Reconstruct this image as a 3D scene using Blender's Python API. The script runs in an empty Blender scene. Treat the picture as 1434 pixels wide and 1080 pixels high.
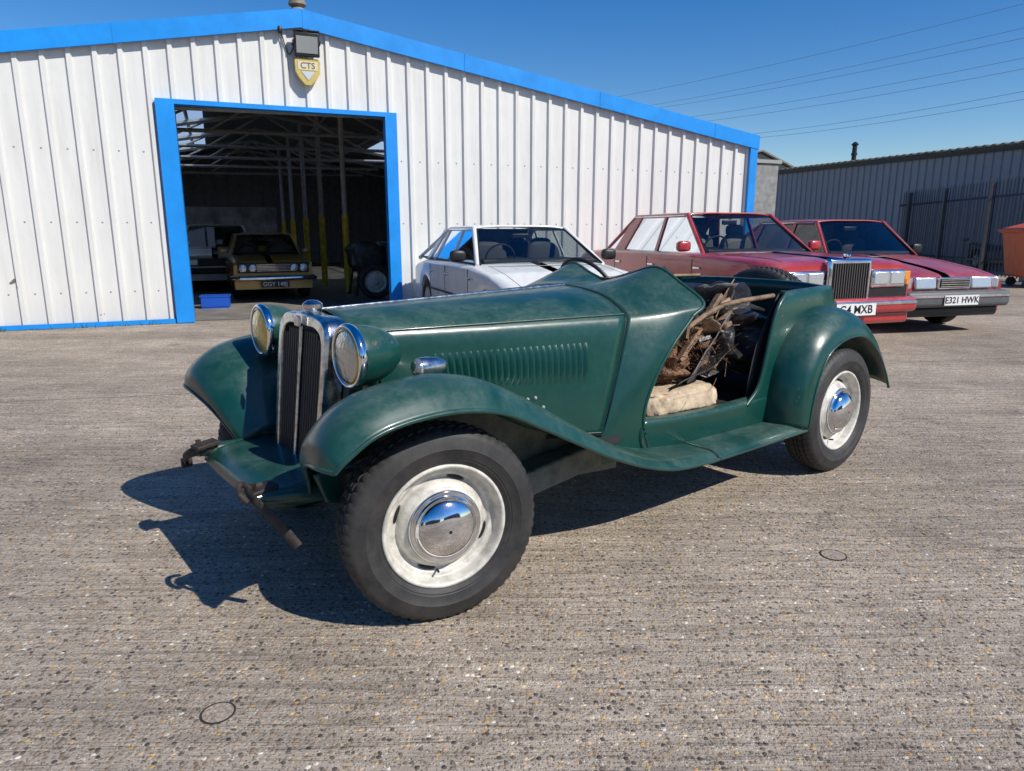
import bpy, bmesh, math, random
import numpy as np
from mathutils import Vector, Matrix, noise
random.seed(7)
scene=bpy.context.scene
COL=bpy.context.collection
R=math.radians
# ---------------------------------------------------------------- materials
def newmat(name):
    m=bpy.data.materials.new(name);m.use_nodes=True
    nt=m.node_tree;return m,nt,nt.nodes,nt.links,nt.nodes['Principled BSDF']
def simple(name,col,rough=.5,metal=0,coat=0,var=0,vscale=8,bump=0,bscale=40,emit=None):
    m,nt,N,L,P=newmat(name)
    P.inputs['Base Color'].default_value=(*col,1);P.inputs['Roughness'].default_value=rough
    P.inputs['Metallic'].default_value=metal
    if coat: P.inputs['Coat Weight'].default_value=coat;P.inputs['Coat Roughness'].default_value=.08
    tc=N.new('ShaderNodeTexCoord')
    if var:
        n=N.new('ShaderNodeTexNoise');n.inputs['Scale'].default_value=vscale;n.inputs['Detail'].default_value=4;n.inputs['Roughness'].default_value=.65
        L.new(tc.outputs['Object'],n.inputs['Vector'])
        r=N.new('ShaderNodeValToRGB');r.color_ramp.elements[0].position=.3;r.color_ramp.elements[1].position=.7
        r.color_ramp.elements[0].color=(*[c*(1-var) for c in col],1);r.color_ramp.elements[1].color=(*[min(1,c*(1+var)) for c in col],1)
        L.new(n.outputs['Fac'],r.inputs['Fac']);L.new(r.outputs['Color'],P.inputs['Base Color'])
        mr=N.new('ShaderNodeMapRange');mr.inputs['To Min'].default_value=max(0,rough*(1-var));mr.inputs['To Max'].default_value=min(1,rough*(1+var))
        L.new(n.outputs['Fac'],mr.inputs['Value']);L.new(mr.outputs['Result'],P.inputs['Roughness'])
    if bump:
        n2=N.new('ShaderNodeTexNoise');n2.inputs['Scale'].default_value=bscale;n2.inputs['Detail'].default_value=3
        L.new(tc.outputs['Object'],n2.inputs['Vector'])
        b=N.new('ShaderNodeBump');b.inputs['Strength'].default_value=bump;b.inputs['Distance'].default_value=.01
        L.new(n2.outputs['Fac'],b.inputs['Height']);L.new(b.outputs['Normal'],P.inputs['Normal'])
    return m
def math_node(N,L,op,a,b=None,clamp=False):
    n=N.new('ShaderNodeMath');n.operation=op;n.use_clamp=clamp
    for i,x in enumerate((a,b)):
        if x is None: continue
        if isinstance(x,(int,float)): n.inputs[i].default_value=x
        else: L.new(x,n.inputs[i])
    return n.outputs[0]
def mixc(N,L,f,a,b):
    n=N.new('ShaderNodeMix');n.data_type='RGBA'
    if isinstance(f,(int,float)): n.inputs[0].default_value=f
    else: L.new(f,n.inputs[0])
    for s,x in ((6,a),(7,b)):
        if isinstance(x,tuple): n.inputs[s].default_value=(*x,1) if len(x)==3 else x
        else: L.new(x,n.inputs[s])
    return n.outputs[2]
def ramp(N,L,f,stops):
    r=N.new('ShaderNodeValToRGB');cr=r.color_ramp
    while len(cr.elements)<len(stops): cr.elements.new(.5)
    for e,(p,c) in zip(cr.elements,stops): e.position=p;e.color=(c,c,c,1) if isinstance(c,(int,float)) else (*c,1)
    L.new(f,r.inputs['Fac']);return r.outputs['Color']
def noisen(N,L,vec,scale,detail=6,rough=.6,dist=0):
    n=N.new('ShaderNodeTexNoise');n.inputs['Scale'].default_value=scale;n.inputs['Detail'].default_value=detail;n.inputs['Roughness'].default_value=rough
    n.inputs['Distortion'].default_value=dist
    L.new(vec,n.inputs['Vector']);return n.outputs['Fac']
def dusty_paint(name,col,dust,amount=.6,rough=.28,rust=True,coat=.4):
    m,nt,N,L,P=newmat(name)
    tc=N.new('ShaderNodeTexCoord').outputs['Object']
    geo=N.new('ShaderNodeNewGeometry');sep=N.new('ShaderNodeSeparateXYZ');L.new(geo.outputs['Normal'],sep.inputs[0])
    up=math_node(N,L,'ABSOLUTE',sep.outputs['Z'])
    up=ramp(N,L,up,[(.25,.04),(.97,1.)])
    n1=noisen(N,L,tc,3.2,4,.62,.5);n2=noisen(N,L,tc,36,3,.75)
    mk=ramp(N,L,n1,[(.36,0.12),(.66,1.)]);mk2=ramp(N,L,n2,[(.35,.5),(.65,1.)])
    k=math_node(N,L,'MULTIPLY',mk,mk2);k=math_node(N,L,'MULTIPLY',k,up);k=math_node(N,L,'MULTIPLY',k,amount,True)
    base=mixc(N,L,n1,tuple(c*.7 for c in col),tuple(c*1.3 for c in col))
    c=mixc(N,L,k,base,dust)
    if rust:
        n3=noisen(N,L,tc,58,2,.5)
        so=N.new('ShaderNodeSeparateXYZ');L.new(tc,so.inputs[0])
        dz=math_node(N,L,'ABSOLUTE',math_node(N,L,'SUBTRACT',so.outputs['Z'],.905))
        hb=ramp(N,L,dz,[(.0,.07),(.02,0.)])
        n3b=math_node(N,L,'ADD',n3,hb)
        rm=ramp(N,L,n3b,[(.70,0.),(.73,1.)])
        g4=ramp(N,L,n1,[(.55,0.),(.64,1.)]);g4=math_node(N,L,'MAXIMUM',g4,ramp(N,L,dz,[(.0,.8),(.025,0.)]))
        rm=math_node(N,L,'MULTIPLY',rm,g4)
        c=mixc(N,L,rm,c,(.17,.09,.05))
    L.new(c,P.inputs['Base Color'])
    rr=math_node(N,L,'MULTIPLY_ADD',k,.45);
    rr.node.inputs[2].default_value=rough
    rr2=math_node(N,L,'MULTIPLY',n2,.2);rr=math_node(N,L,'ADD',rr,rr2)
    L.new(rr,P.inputs['Roughness'])
    P.inputs['Coat Weight'].default_value=coat;P.inputs['Coat Roughness'].default_value=.10
    b=N.new('ShaderNodeBump');b.inputs['Strength'].default_value=.16;b.inputs['Distance'].default_value=.02
    nw=noisen(N,L,tc,7,2,.4);L.new(nw,b.inputs['Height']);L.new(b.outputs['Normal'],P.inputs['Normal'])
    return m
GREEN=dusty_paint('green_paint',(.0012,.046,.034),(.12,.165,.14),.6,rough=.22,coat=.3)
GREEN_IN=simple('green_underside',(.015,.035,.03),.8,var=.5,vscale=10)
GREYGREEN=simple('weathered_primer',(.13,.145,.115),.8,var=.5,vscale=12,bump=.4)
CHROME=simple('chrome',(.75,.76,.78),.07,1,var=.25,vscale=9)
CHROME_OLD=simple('pitted_chrome',(.60,.60,.59),.22,1,var=.5,vscale=30)
SILVER=simple('wheel_silver',(.56,.535,.47),.5,.1,var=.3,vscale=22)
def rubber(name):
    m,nt,N,L,P=newmat(name);tc=N.new('ShaderNodeTexCoord').outputs['Object']
    n=noisen(N,L,tc,11,5,.75);c=ramp(N,L,n,[(.35,(.016,.016,.016)),(.75,(.05,.046,.042))]);L.new(c,P.inputs['Base Color'])
    P.inputs['Roughness'].default_value=.62;return m
RUBBER=rubber('tyre_rubber')
BLACK=simple('black_metal',(.012,.012,.013),.45,var=.3)
DARK=simple('dark_interior',(.02,.019,.018),.85,var=.4)
RUST=simple('rusty_iron',(.045,.036,.031),.7,.4,var=.6,vscale=25,bump=.5)
GLASSLENS=simple('lamp_glass',(.50,.50,.46),.10,.75,coat=.9,bump=.5,bscale=45)
LENSY=simple('yellow_lamp_glass',(.55,.42,.10),.12,.5,coat=.9,bump=.5,bscale=45)
AMBER=simple('yellow_bulb_tint',(.6,.42,.08),.15,.4,coat=.8)
CREAM=simple('cream_leather',(.50,.39,.26),.7,var=.35,vscale=14,bump=.7,bscale=30)
HAIR=simple('horsehair_stuffing',(.17,.085,.04),.95,var=.7,vscale=30,bump=1,bscale=70)
WOOD=simple('old_wood',(.19,.12,.07),.8,var=.6,vscale=18,bump=.5)
LEATHERB=simple('black_leather',(.025,.024,.024),.4,var=.4,bump=.6)
PLATEW=simple('plate_white',(.75,.75,.72),.4)
PLATEB=simple('plate_black',(.01,.01,.01),.4)
REDW=simple('red_wire',(.4,.02,.02),.5);RIV=simple('rivet',(.5,.5,.48),.3,.5)
def carglass(nm,tint):
    m=bpy.data.materials.new(nm);m.use_nodes=True;N=m.node_tree.nodes;L=m.node_tree.links
    N.clear();o=N.new('ShaderNodeOutputMaterial');mx=N.new('ShaderNodeMixShader');t=N.new('ShaderNodeBsdfTransparent');g=N.new('ShaderNodeBsdfGlossy')
    t.inputs[0].default_value=(*tint,1);g.inputs['Roughness'].default_value=.03;g.inputs['Color'].default_value=(.9,.95,1,1)
    f=N.new('ShaderNodeFresnel');f.inputs['IOR'].default_value=1.5
    a=N.new('ShaderNodeMath');a.operation='ADD';a.inputs[1].default_value=.03;L.new(f.outputs[0],a.inputs[0])
    L.new(a.outputs[0],mx.inputs[0]);L.new(t.outputs[0],mx.inputs[1]);L.new(g.outputs[0],mx.inputs[2]);L.new(mx.outputs[0],o.inputs[0]);return m
GLASS=carglass('window_glass',(.74,.80,.78));GLASS2=carglass('side_window_glass',(.50,.54,.52))
# ---------------------------------------------------------------- mesh helpers
def empty(name,loc=(0,0,0),yaw=0,scale=1):
    e=bpy.data.objects.new(name,None);COL.objects.link(e);e.location=loc;e.rotation_euler=(0,0,yaw);e.scale=(scale,)*3;e.empty_display_size=.3;return e
def mesh(name,V,F,mat,parent=None,smooth=True,thick=0,bevel=0,fix=True,angle=40):
    me=bpy.data.meshes.new(name);me.from_pydata([tuple(map(float,v)) for v in V],[],[tuple(f) for f in F]);me.update()
    if fix:
        bm=bmesh.new();bm.from_mesh(me);bmesh.ops.remove_doubles(bm,verts=bm.verts,dist=1e-5);bmesh.ops.recalc_face_normals(bm,faces=bm.faces);bm.to_mesh(me);bm.free()
    if mat: me.materials.append(mat)
    o=bpy.data.objects.new(name,me);COL.objects.link(o)
    if parent: o.parent=parent
    if smooth:
        me.shade_smooth()
        try: me.set_sharp_from_angle(angle=R(angle))
        except Exception: pass
    if bevel:
        b=o.modifiers.new('bev','BEVEL');b.width=bevel;b.segments=3;b.limit_method='ANGLE';b.angle_limit=R(30)
    if thick:
        s=o.modifiers.new('sol','SOLIDIFY');s.thickness=thick;s.offset=0
    return o
def cr(pts,n):
    pts=np.array(pts,float);k=len(pts)
    if k==2:
        t=np.linspace(0,1,n+1)[:,None].reshape((-1,)+(1,)*(pts.ndim-1));return pts[0]*(1-t)+pts[1]*t
    P=np.concatenate([[2*pts[0]-pts[1]],pts,[2*pts[-1]-pts[-2]]]);out=[]
    for i in range(k-1):
        a,b,c,d=P[i:i+4]
        for j in range(n):
            t=j/n;out.append(.5*((2*b)+(c-a)*t+(2*a-5*b+4*c-d)*t*t+(3*b-a-3*c+d)*t**3))
    out.append(pts[-1]);return np.array(out)
def grid_faces(nr,nc,closed=False):
    F=[]
    for i in range(nr-1):
        for j in range(nc if closed else nc-1):
            a=i*nc+j;b=i*nc+(j+1)%nc;F.append((a,b,b+nc,a+nc))
    return F
def patch(name,ctrl,mat,parent,nr=6,nc=6,thick=0,side=1,post=None):
    A=cr(np.array(ctrl,float),nr);A=np.swapaxes(cr(np.swapaxes(A,0,1),nc),0,1)
    n,m=A.shape[:2];V=A.reshape(-1,3).copy();V[:,1]*=side
    if post: V=np.array([post(v) for v in V])
    return mesh(name,V,grid_faces(n,m),mat,parent,thick=thick,angle=60)
def box(name,c,s,mat,parent=None,bevel=0,rot=(0,0,0)):
    x,y,z=[a/2 for a in s];M=Matrix.Translation(c)@(Matrix.Rotation(rot[2],4,'Z')@Matrix.Rotation(rot[1],4,'Y')@Matrix.Rotation(rot[0],4,'X'))
    V=[M@Vector(p) for p in ((-x,-y,-z),(x,-y,-z),(x,y,-z),(-x,y,-z),(-x,-y,z),(x,-y,z),(x,y,z),(-x,y,z))]
    return mesh(name,V,[(0,3,2,1),(4,5,6,7),(0,1,5,4),(1,2,6,5),(2,3,7,6),(3,0,4,7)],mat,parent,smooth=bool(bevel),bevel=bevel,angle=35)
def tube(name,pts,r,mat,parent=None,seg=10,smoothn=0,flat=1,cap=True):
    pts=[Vector(p) for p in pts]
    if smoothn: pts=[Vector(p) for p in cr([tuple(p) for p in pts],smoothn)]
    rs=r if isinstance(r,(list,tuple)) else [r]*len(pts)
    if len(rs)!=len(pts): rs=list(np.interp(np.linspace(0,1,len(pts)),np.linspace(0,1,len(rs)),rs))
    V=[];n=len(pts)
    for i,p in enumerate(pts):
        d=(pts[min(i+1,n-1)]-pts[max(i-1,0)]).normalized();up=Vector((0,0,1)) if abs(d.z)<.95 else Vector((1,0,0))
        a=d.cross(up).normalized();b=a.cross(d)
        for k in range(seg):
            t=2*math.pi*k/seg;V.append(p+a*math.cos(t)*rs[i]+b*math.sin(t)*rs[i]*flat)
    F=grid_faces(n,seg,True)
    if cap: F+= [tuple(range(seg-1,-1,-1)),tuple(range((n-1)*seg,n*seg))]
    return mesh(name,V,F,mat,parent,angle=50)
def lathe(name,prof,mat,parent=None,seg=48,M=None,mod=None,smooth_n=0,angle=40):
    if smooth_n: prof=cr(prof,smooth_n)
    V=[]
    for i,(r,a) in enumerate(prof):
        for k in range(seg):
            rr=r+(mod(i,k,r,a) if mod else 0);t=2*math.pi*k/seg
            v=Vector((rr*math.cos(t),a,rr*math.sin(t)));V.append(M@v if M else v)
    return mesh(name,V,grid_faces(len(prof),seg,True),mat,parent,angle=angle)
def text(name,body,size,mat,parent,loc,rot,ext=.001):
    c=bpy.data.curves.new(name,'FONT');c.body=body;c.size=size;c.align_x='CENTER';c.align_y='CENTER';c.extrude=ext;c.offset=size*.012
    c.materials.append(mat);o=bpy.data.objects.new(name,c);COL.objects.link(o);o.parent=parent;o.location=loc;o.rotation_euler=rot;return o
# ---------------------------------------------------------------- wheels
def wheel(parent,name,c,yaw_out,Rt=.33,w=.078,rim=.205,style='mg',tread=True,seg=180):
    M=Matrix.Translation(c)@Matrix.Rotation(yaw_out,4,'Z')
    prof=[(rim-.012,w*.55),(rim+.004,w*.84),(rim+.02,w*.98),(rim+.024,w*.985),(rim+.027,w*1.02),(rim+(Rt-rim)*.45,w*1.1),(rim+(Rt-rim)*.47,w*1.12),(rim+(Rt-rim)*.50,w*1.10),(rim+(Rt-rim)*.75,w*1.05),(Rt-.020,w*.97),(Rt-.010,w*.87),(Rt-.004,w*.74)]
    tr=[(Rt-.002,w*.56),(Rt-.010,w*.53),(Rt-.010,w*.45),(Rt,w*.42),(Rt,w*.2),(Rt-.010,w*.17),(Rt-.010,w*.09),(Rt,w*.06)]
    full=prof+tr+[(r,-a) for r,a in reversed(tr)]+[(r,-a) for r,a in reversed(prof)]
    def mod(i,k,r,a):
        if Rt-.012<r and abs(a)>w*.54: return -.005 if k%3==0 else 0
        if r>Rt-.004 and abs(a)<w*.45: return -.006 if (k+1)%3==0 else 0
        return 0
    lathe(name+'_tyre',full,RUBBER,parent,seg=seg,M=M,mod=mod if tread else None,angle=25)
    y=w*.86
    if style=='mg':
        rp=[(rim+.004,y-.006),(rim+.004,y+.002),(rim-.004,y+.005),(rim-.012,y-.004),(rim-.018,y-.028),(rim-.022,y-.034),(rim-.036,y-.038),(rim-.042,y-.045),(rim-.052,y-.047),(rim-.06,y-.03),(rim-.075,y-.017),(rim-.09,y-.010),(.02,y-.008)]
        lathe(name+'_rim',rp,SILVER,parent,seg=72,M=M,smooth_n=3,angle=60)
        cp=[(.116,y-.014),(.121,y-.004),(.116,y+.002),(.106,y+.0),(.100,y+.006),(.092,y+.020),(.074,y+.032),(.05,y+.041),(.025,y+.045),(.0005,y+.046)]
        lathe(name+'_hubcap',cp,CHROME,parent,seg=64,M=M,smooth_n=3,angle=60)
        lathe(name+'_hub_boss',[(.006,y+.043),(.0055,y+.0465),(.0005,y+.047)],BLACK,parent,seg=20,M=M)
        for q in range(4):
            a0=q*math.pi/2+.35;V=[]
            for t in np.linspace(-.2,.2,9):
                hwid=.0055*math.sqrt(max(.02,1-(t/.2)**2))
                for rr in (rim-.047-hwid,rim-.047+hwid): V.append(M@Vector((rr*math.cos(a0+t),y-.044,rr*math.sin(a0+t))))
            mesh(name+'_vent_%d'%q,V,grid_faces(9,2),BLACK,parent,thick=.004)
        tube(name+'_valve',[M@Vector((.02,y-.035,-(rim-.045))),M@Vector((.024,y-.01,-(rim-.05)))],.004,BLACK,parent)
    else:
        rp=[(rim+.004,y-.004),(rim,y+.004),(rim-.02,y-.02),(rim-.05,y-.03),(rim-.07,y-.012),(.06,y-.008),(.05,y+.01),(.0005,y+.015)]
        lathe(name+'_rim',rp,SILVER if style!='chrome' else CHROME,parent,seg=40,M=M,smooth_n=2,angle=60)
    lathe(name+'_back',[(rim,-.02),(.0005,-.03)],BLACK,parent,seg=30,M=M)
# ================================================================ ROADSTER
CAR=empty('vintage_open_roadster',(-.602,2.614,0),R(218.59))
WB=2.388
for s in (1,-1):
    out=0 if s==1 else math.pi
    yaw=R(-13)+out
    wheel(CAR,'front_wheel_'+('left' if s==1 else 'right'),(.012,.600*s,.325),yaw,Rt=.325,w=.073,rim=.203)
    wheel(CAR,'rear_wheel_'+('left' if s==1 else 'right'),(-WB,.645*s,.328),out,Rt=.328)
wheel(CAR,'spare_wheel',(-2.74,0,.70),R(90),tread=True)
FW=[[(.33,.33,.40),(.36,.40,.475),(.40,.48,.55),(.43,.58,.595),(.44,.67,.61),(.42,.735,.61)],
 [(.32,.31,.42),(.38,.40,.545),(.41,.50,.635),(.42,.60,.677),(.415,.69,.677),(.395,.748,.64)],
 [(.26,.29,.46),(.31,.39,.63),(.32,.49,.72),(.325,.60,.762),(.32,.70,.748),(.305,.757,.697)],
 [(.14,.28,.47),(.18,.38,.66),(.18,.48,.76),(.18,.60,.80),(.18,.70,.783),(.18,.76,.722)],
 [(.0,.28,.48),(.02,.38,.67),(.02,.48,.77),(.02,.60,.808),(.02,.70,.787),(.02,.76,.722)],
 [(-.15,.30,.48),(-.14,.39,.66),(-.14,.48,.745),(-.14,.60,.775),(-.14,.70,.752),(-.14,.76,.688)],
 [(-.30,.33,.47),(-.30,.40,.61),(-.30,.49,.675),(-.30,.60,.700),(-.30,.70,.677),(-.30,.758,.612)],
 [(-.46,.36,.45),(-.46,.42,.54),(-.46,.50,.59),(-.46,.60,.607),(-.46,.70,.587),(-.46,.755,.530)],
 [(-.62,.39,.43),(-.62,.44,.48),(-.62,.51,.505),(-.62,.60,.513),(-.62,.70,.497),(-.62,.752,.450)],
 [(-.80,.42,.39),(-.80,.46,.41),(-.80,.53,.42),(-.80,.61,.42),(-.80,.70,.409),(-.80,.750,.375)],
 [(-1.0,.44,.34),(-1.0,.48,.347),(-1.0,.54,.350),(-1.0,.62,.350),(-1.0,.70,.345),(-1.0,.748,.318)],
 [(-1.2,.44,.322),(-1.2,.48,.325),(-1.2,.54,.326),(-1.2,.62,.326),(-1.2,.70,.324),(-1.2,.747,.300)],
 [(-1.3,.44,.320),(-1.3,.48,.322),(-1.3,.54,.322),(-1.3,.62,.322),(-1.3,.70,.320),(-1.3,.746,.297)]]
RB=[[(x,.44,.320),(x,.48,.322),(x,.54,.322),(x,.62,.322),(x,.70,.320),(x,.746,.297)] for x in (-1.304,-1.5,-1.75,-2.0)]
RW=[]
for cu,cz,lu,lz in [(-1.90,.325,-2.0,.315),(-1.905,.45,-2.015,.43),(-1.95,.62,-2.06,.565),(-2.07,.77,-2.14,.665),(-2.26,.855,-2.29,.72),(-2.46,.85,-2.47,.715),(-2.65,.76,-2.62,.635),(-2.79,.60,-2.745,.51),(-2.87,.43,-2.82,.40)]:
    RW.append([(cu+.0,.46,cz-.03),(cu,.52,cz-.005),(cu,.60,cz),(cu*.8+lu*.2,.68,cz*.85+lz*.15-.002),(cu*.45+lu*.55,.735,cz*.45+lz*.55),(lu,.757,lz)])
for s in (1,-1):
    n='left' if s==1 else 'right'
    for nm,C in (('front_wing_',FW),('running_board_',RB),('rear_wing_',RW)):
        patch(nm+n,C,GREEN,CAR,7,6,thick=.004,side=s)
        lip=cr([c[-1] for c in C],7);tube(nm+'bead_'+n,[(p[0],p[1]*s,p[2]) for p in lip],.007,GREEN,CAR,seg=8)
    lip=cr([c for c in FW[0]],6);tube('front_wing_edge_'+n,[(p[0],p[1]*s,p[2]) for p in lip],.007,GREEN,CAR,seg=8)
    tube('board_joint_'+n,[(-1.302,.45*s,.3235),(-1.302,.70*s,.3225),(-1.302,.745*s,.300)],.003,BLACK,CAR,seg=6)
    mesh('splash_panel_'+n,[(.1,.36*s,.30),(-1.0,.43*s,.24),(-1.0,.45*s,.42),(-.62,.42*s,.52),(-.3,.40*s,.62),(.1,.37*s,.62)],[(0,1,2,3,4,5)],GREYGREEN,CAR,thick=.004,smooth=False)
    box('splash_step_'+n,(-.55,.47*s,.33),(.55,.10,.10),GREYGREEN,CAR,bevel=.01,rot=(0,.12,0))
    box('chassis_rail_'+n,(-1.125,.33*s,.27),(2.35,.06,.10),GREEN_IN,CAR,bevel=.008)
    tube('chassis_horn_'+n,[(.05,.33*s,.32),(.20,.33*s,.40),(.36,.325*s,.415),(.50,.315*s,.43)],[.045,.038,.03,.024],GREEN,CAR,seg=12,smoothn=5)
    patch('horn_valance_'+n,[[(.12,.30,.37),(.28,.32,.375),(.40,.335,.385),(.48,.335,.405)],[(.12,.29,.45),(.28,.31,.445),(.40,.33,.44),(.49,.335,.44)]],GREEN,CAR,6,6,thick=.004,side=s)
    patch('wing_valance_'+n,[[(.10,.34,.36),(.22,.42,.38),(.33,.46,.42)],[(.10,.34,.46),(.24,.42,.50),(.37,.46,.52)]],GREEN,CAR,6,6,thick=.004,side=s)
    for k in range(2): lathe('valance_bolt_%s_%d'%(n,k),[(.009,0),(.008,.005),(.0005,.007)],BLACK,CAR,seg=8,M=Matrix.Translation((.34+.07*k,.335*s,.41))@Matrix.Rotation(0 if s==1 else math.pi,4,'Z'))
    if s==1:
        tube('bumper_iron_'+n,[(.47,.29,.455),(.52,.31,.455),(.50,.37,.42),(.46,.41,.36),(.42,.43,.29)],.008,RUST,CAR,seg=8,smoothn=4,flat=2.0)
        tube('bumper_hook_'+n,[(.50,.25,.45),(.53,.27,.47),(.545,.31,.455),(.53,.34,.43)],.010,RUST,CAR,seg=8,smoothn=4)
    else:
        tube('bumper_iron_'+n,[(.46,-.29,.43),(.51,-.34,.42),(.525,-.41,.385),(.51,-.46,.35)],.010,RUST,CAR,seg=8,smoothn=4,flat=1.8)
        box('iron_tip_'+n,(.51,-.465,.345),(.04,.025,.035),RUST,CAR,bevel=.004)
    box('bumper_bracket_'+n,(.475,.30*s,.452),(.09,.06,.016),RUST,CAR,bevel=.004,rot=(0,.1,.2))
    tube('iron_bolt_'+n,[(.50,.30*s,.42),(.50,.30*s,.475)],.010,RUST,CAR,seg=6)
    hx,hy,hz=.205,.389*s,.855
    M=Matrix.Translation((hx,hy,hz))@Matrix.Rotation(R(-90),4,'Z')
    lathe('headlamp_shell_'+n,[(.098,-.005),(.1,-.02),(.099,-.04),(.094,-.075),(.082,-.115),(.058,-.155),(.03,-.178),(.0005,-.185)],GREEN,CAR,seg=48,M=M,smooth_n=3,angle=60)
    lathe('headlamp_rim_'+n,[(.100,-.022),(.105,-.012),(.104,.0),(.097,.007),(.090,.004),(.089,-.004)],CHROME,CAR,seg=56,M=M,smooth_n=3,angle=60)
    lathe('headlamp_lens_'+n,[(.091,.0),(.075,.007),(.05,.013),(.025,.016),(.0005,.017)],GLASSLENS if s==1 else LENSY,CAR,seg=48,M=M,smooth_n=2,angle=60)
    lathe('lamp_tint_'+n,[(.089,.0035),(.087,.006),(.082,.008)],AMBER,CAR,seg=48,M=M)
    tube('headlamp_stay_'+n,[(.13,hy,.77),(.11,.30*s,.70),(.10,.20*s,.66)],.016,CHROME_OLD,CAR,seg=10,smoothn=4)
    tube('headlamp_post_'+n,[(.13,hy,.80),(.13,hy,.745)],.018,GREEN,CAR,seg=10)
    tube('lamp_wire_'+n,[(.09,hy*.98,.80),(.07,.33*s,.72),(.10,.26*s,.69),(.08,.22*s,.60)],.005,DARK,CAR,seg=6,smoothn=5)
    tube('lamp_wire_red_'+n,[(.10,hy*.96,.80),(.09,.34*s,.71),(.12,.28*s,.70),(.10,.23*s,.61)],.003,REDW,CAR,seg=6,smoothn=5)
    M2=Matrix.Translation((-.01,.50*s,.812))@Matrix.Rotation(R(-90),4,'Z')
    lathe('side_lamp_'+n,[(.0005,-.085),(.014,-.078),(.027,-.05),(.033,-.01),(.034,.015),(.034,.022)],CHROME_OLD,CAR,seg=28,M=M2,smooth_n=3,angle=60)
    lathe('side_lamp_lens_'+n,[(.033,.02),(.028,.034),(.015,.042),(.0005,.045)],GLASSLENS,CAR,seg=28,M=M2,smooth_n=2,angle=60)
    tube('side_lamp_foot_'+n,[(-.02,.50*s,.80),(-.02,.50*s,.765)],.018,CHROME_OLD,CAR,seg=10)
def radsec(u,w,zt,zb,peak,n=10):
    ctrl=[(w*.93,zb),(w*.97,zb+.15),(w,zb+.33),(w,zt-.075),(w*.97,zt-.04),(w*.86,zt-.012),(w*.6,zt+.004),(w*.3,zt+peak*.6),(0,zt+peak)]
    c=[(a,b) for a,b in ctrl]+[(-a,b) for a,b in reversed(ctrl[:-1])]
    return [(u,p[0],p[1]) for p in cr(c,4)]
def off(u,z): return u+(.93-z)*.12
def lean(L): return [(off(p[0],p[2]),p[1],p[2]) for p in L]
o0=lean(radsec(.105,.206,.945,.42,.012));o1=lean(radsec(.175,.212,.952,.42,.014));o2=lean(radsec(.190,.205,.945,.415,.012))
i2=lean(radsec(.190,.178,.910,.44,.008));i3=lean(radsec(.160,.172,.905,.44,.008))
A=[o0,o1,o2,i2,i3];mesh('radiator_shell',[p for r in A for p in r],grid_faces(5,len(o0)),CHROME_OLD,CAR,angle=50,bevel=.004)
mesh('radiator_core',i3,[tuple(range(len(i3)))],DARK,CAR,smooth=False,fix=False)
for k in range(-8,9):
    if k==0: continue
    y=k*.0200;zt=.90 if abs(y)<.14 else .88
    tube('grille_slat_%d'%(k+8),[(off(.180,.43),y,.43),(off(.180,zt),y,zt-.005)],.0065,BLACK,CAR,seg=6,flat=.5)
tube('grille_centre_bar',[(off(.186,.43),0,.43),(off(.186,.91),0,.91)],.008,CHROME_OLD,CAR,seg=10)
tube('grille_foot_bar',[(off(.19,.425),-.19,.428),(off(.19,.425),.19,.428)],.014,CHROME_OLD,CAR,seg=10)
lathe('radiator_cap',[(.028,0),(.03,.012),(.036,.016),(.036,.030),(.028,.036),(.02,.042),(.0005,.045)],CHROME_OLD,CAR,seg=24,M=Matrix.Translation((.145,0,.957))@Matrix.Rotation(R(90),4,'X'))
box('radiator_badge',(.204,0,.93),(.008,.05,.04),CHROME_OLD,CAR,bevel=.004)
patch('front_apron',[[(.12,-.30,.445),(.12,-.15,.445),(.12,.15,.445),(.12,.30,.445)],[(.28,-.31,.44),(.28,-.15,.44),(.28,.15,.44),(.28,.31,.44)],[(.40,-.325,.435),(.40,-.15,.435),(.40,.15,.435),(.40,.325,.435)],[(.46,-.33,.42),(.46,-.15,.415),(.46,.15,.415),(.46,.33,.42)],[(.475,-.33,.385),(.475,-.15,.375),(.475,.15,.375),(.475,.33,.385)]],GREEN,CAR,5,5,thick=.004)
tube('front_cross_tube',[(.40,-.33,.395),(.40,.33,.395)],.025,GREEN_IN,CAR)
tube('front_axle',[(0,-.55,.30),(0,.55,.30)],.03,DARK,CAR);tube('rear_axle',[(-WB,-.6,.33),(-WB,.6,.33)],.04,DARK,CAR)
box('engine_block',(-.45,0,.45),(.9,.34,.5),DARK,CAR,bevel=.03)
def bonn(t):
    f=lambda a,b:a+(b-a)*t
    u=lambda z:f(.115+(.93-z)*.12,-1.035+(.93-z)*.36)
    L=[(0,f(.965,.998)),(f(.07,.14),f(.960,.990)),(f(.13,.27),f(.946,.968)),(f(.172,.37),f(.925,.932)),(f(.196,.425),f(.895,.900)),(f(.207,.447),f(.85,.86)),(f(.212,.462),f(.72,.73)),(f(.214,.472),f(.60,.60)),(f(.215,.478),f(.50,.42))]
    return [(u(z)-(0.02*t if y<.1 else 0),y,z) for y,z in L]
BC=[bonn(t) for t in (0,.25,.5,.75,1)]
for s in (1,-1): patch('bonnet_'+('left' if s==1 else 'right'),BC,GREEN,CAR,8,6,thick=.003,side=s)
BA=cr(np.array(BC),8)
tube('bonnet_centre_hinge',[(p[0][0],0,p[0][2]+.002) for p in BA],.006,CHROME_OLD,CAR,seg=8)
def bpt(t,z):
    sec=bonn(t);ys=[q[1] for q in sec][4:];zs=[q[2] for q in sec][4:];us=[q[0] for q in sec][4:]
    zz=zs[::-1];return np.interp(z,zz,us[::-1]),np.interp(z,zz,ys[::-1])
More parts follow.
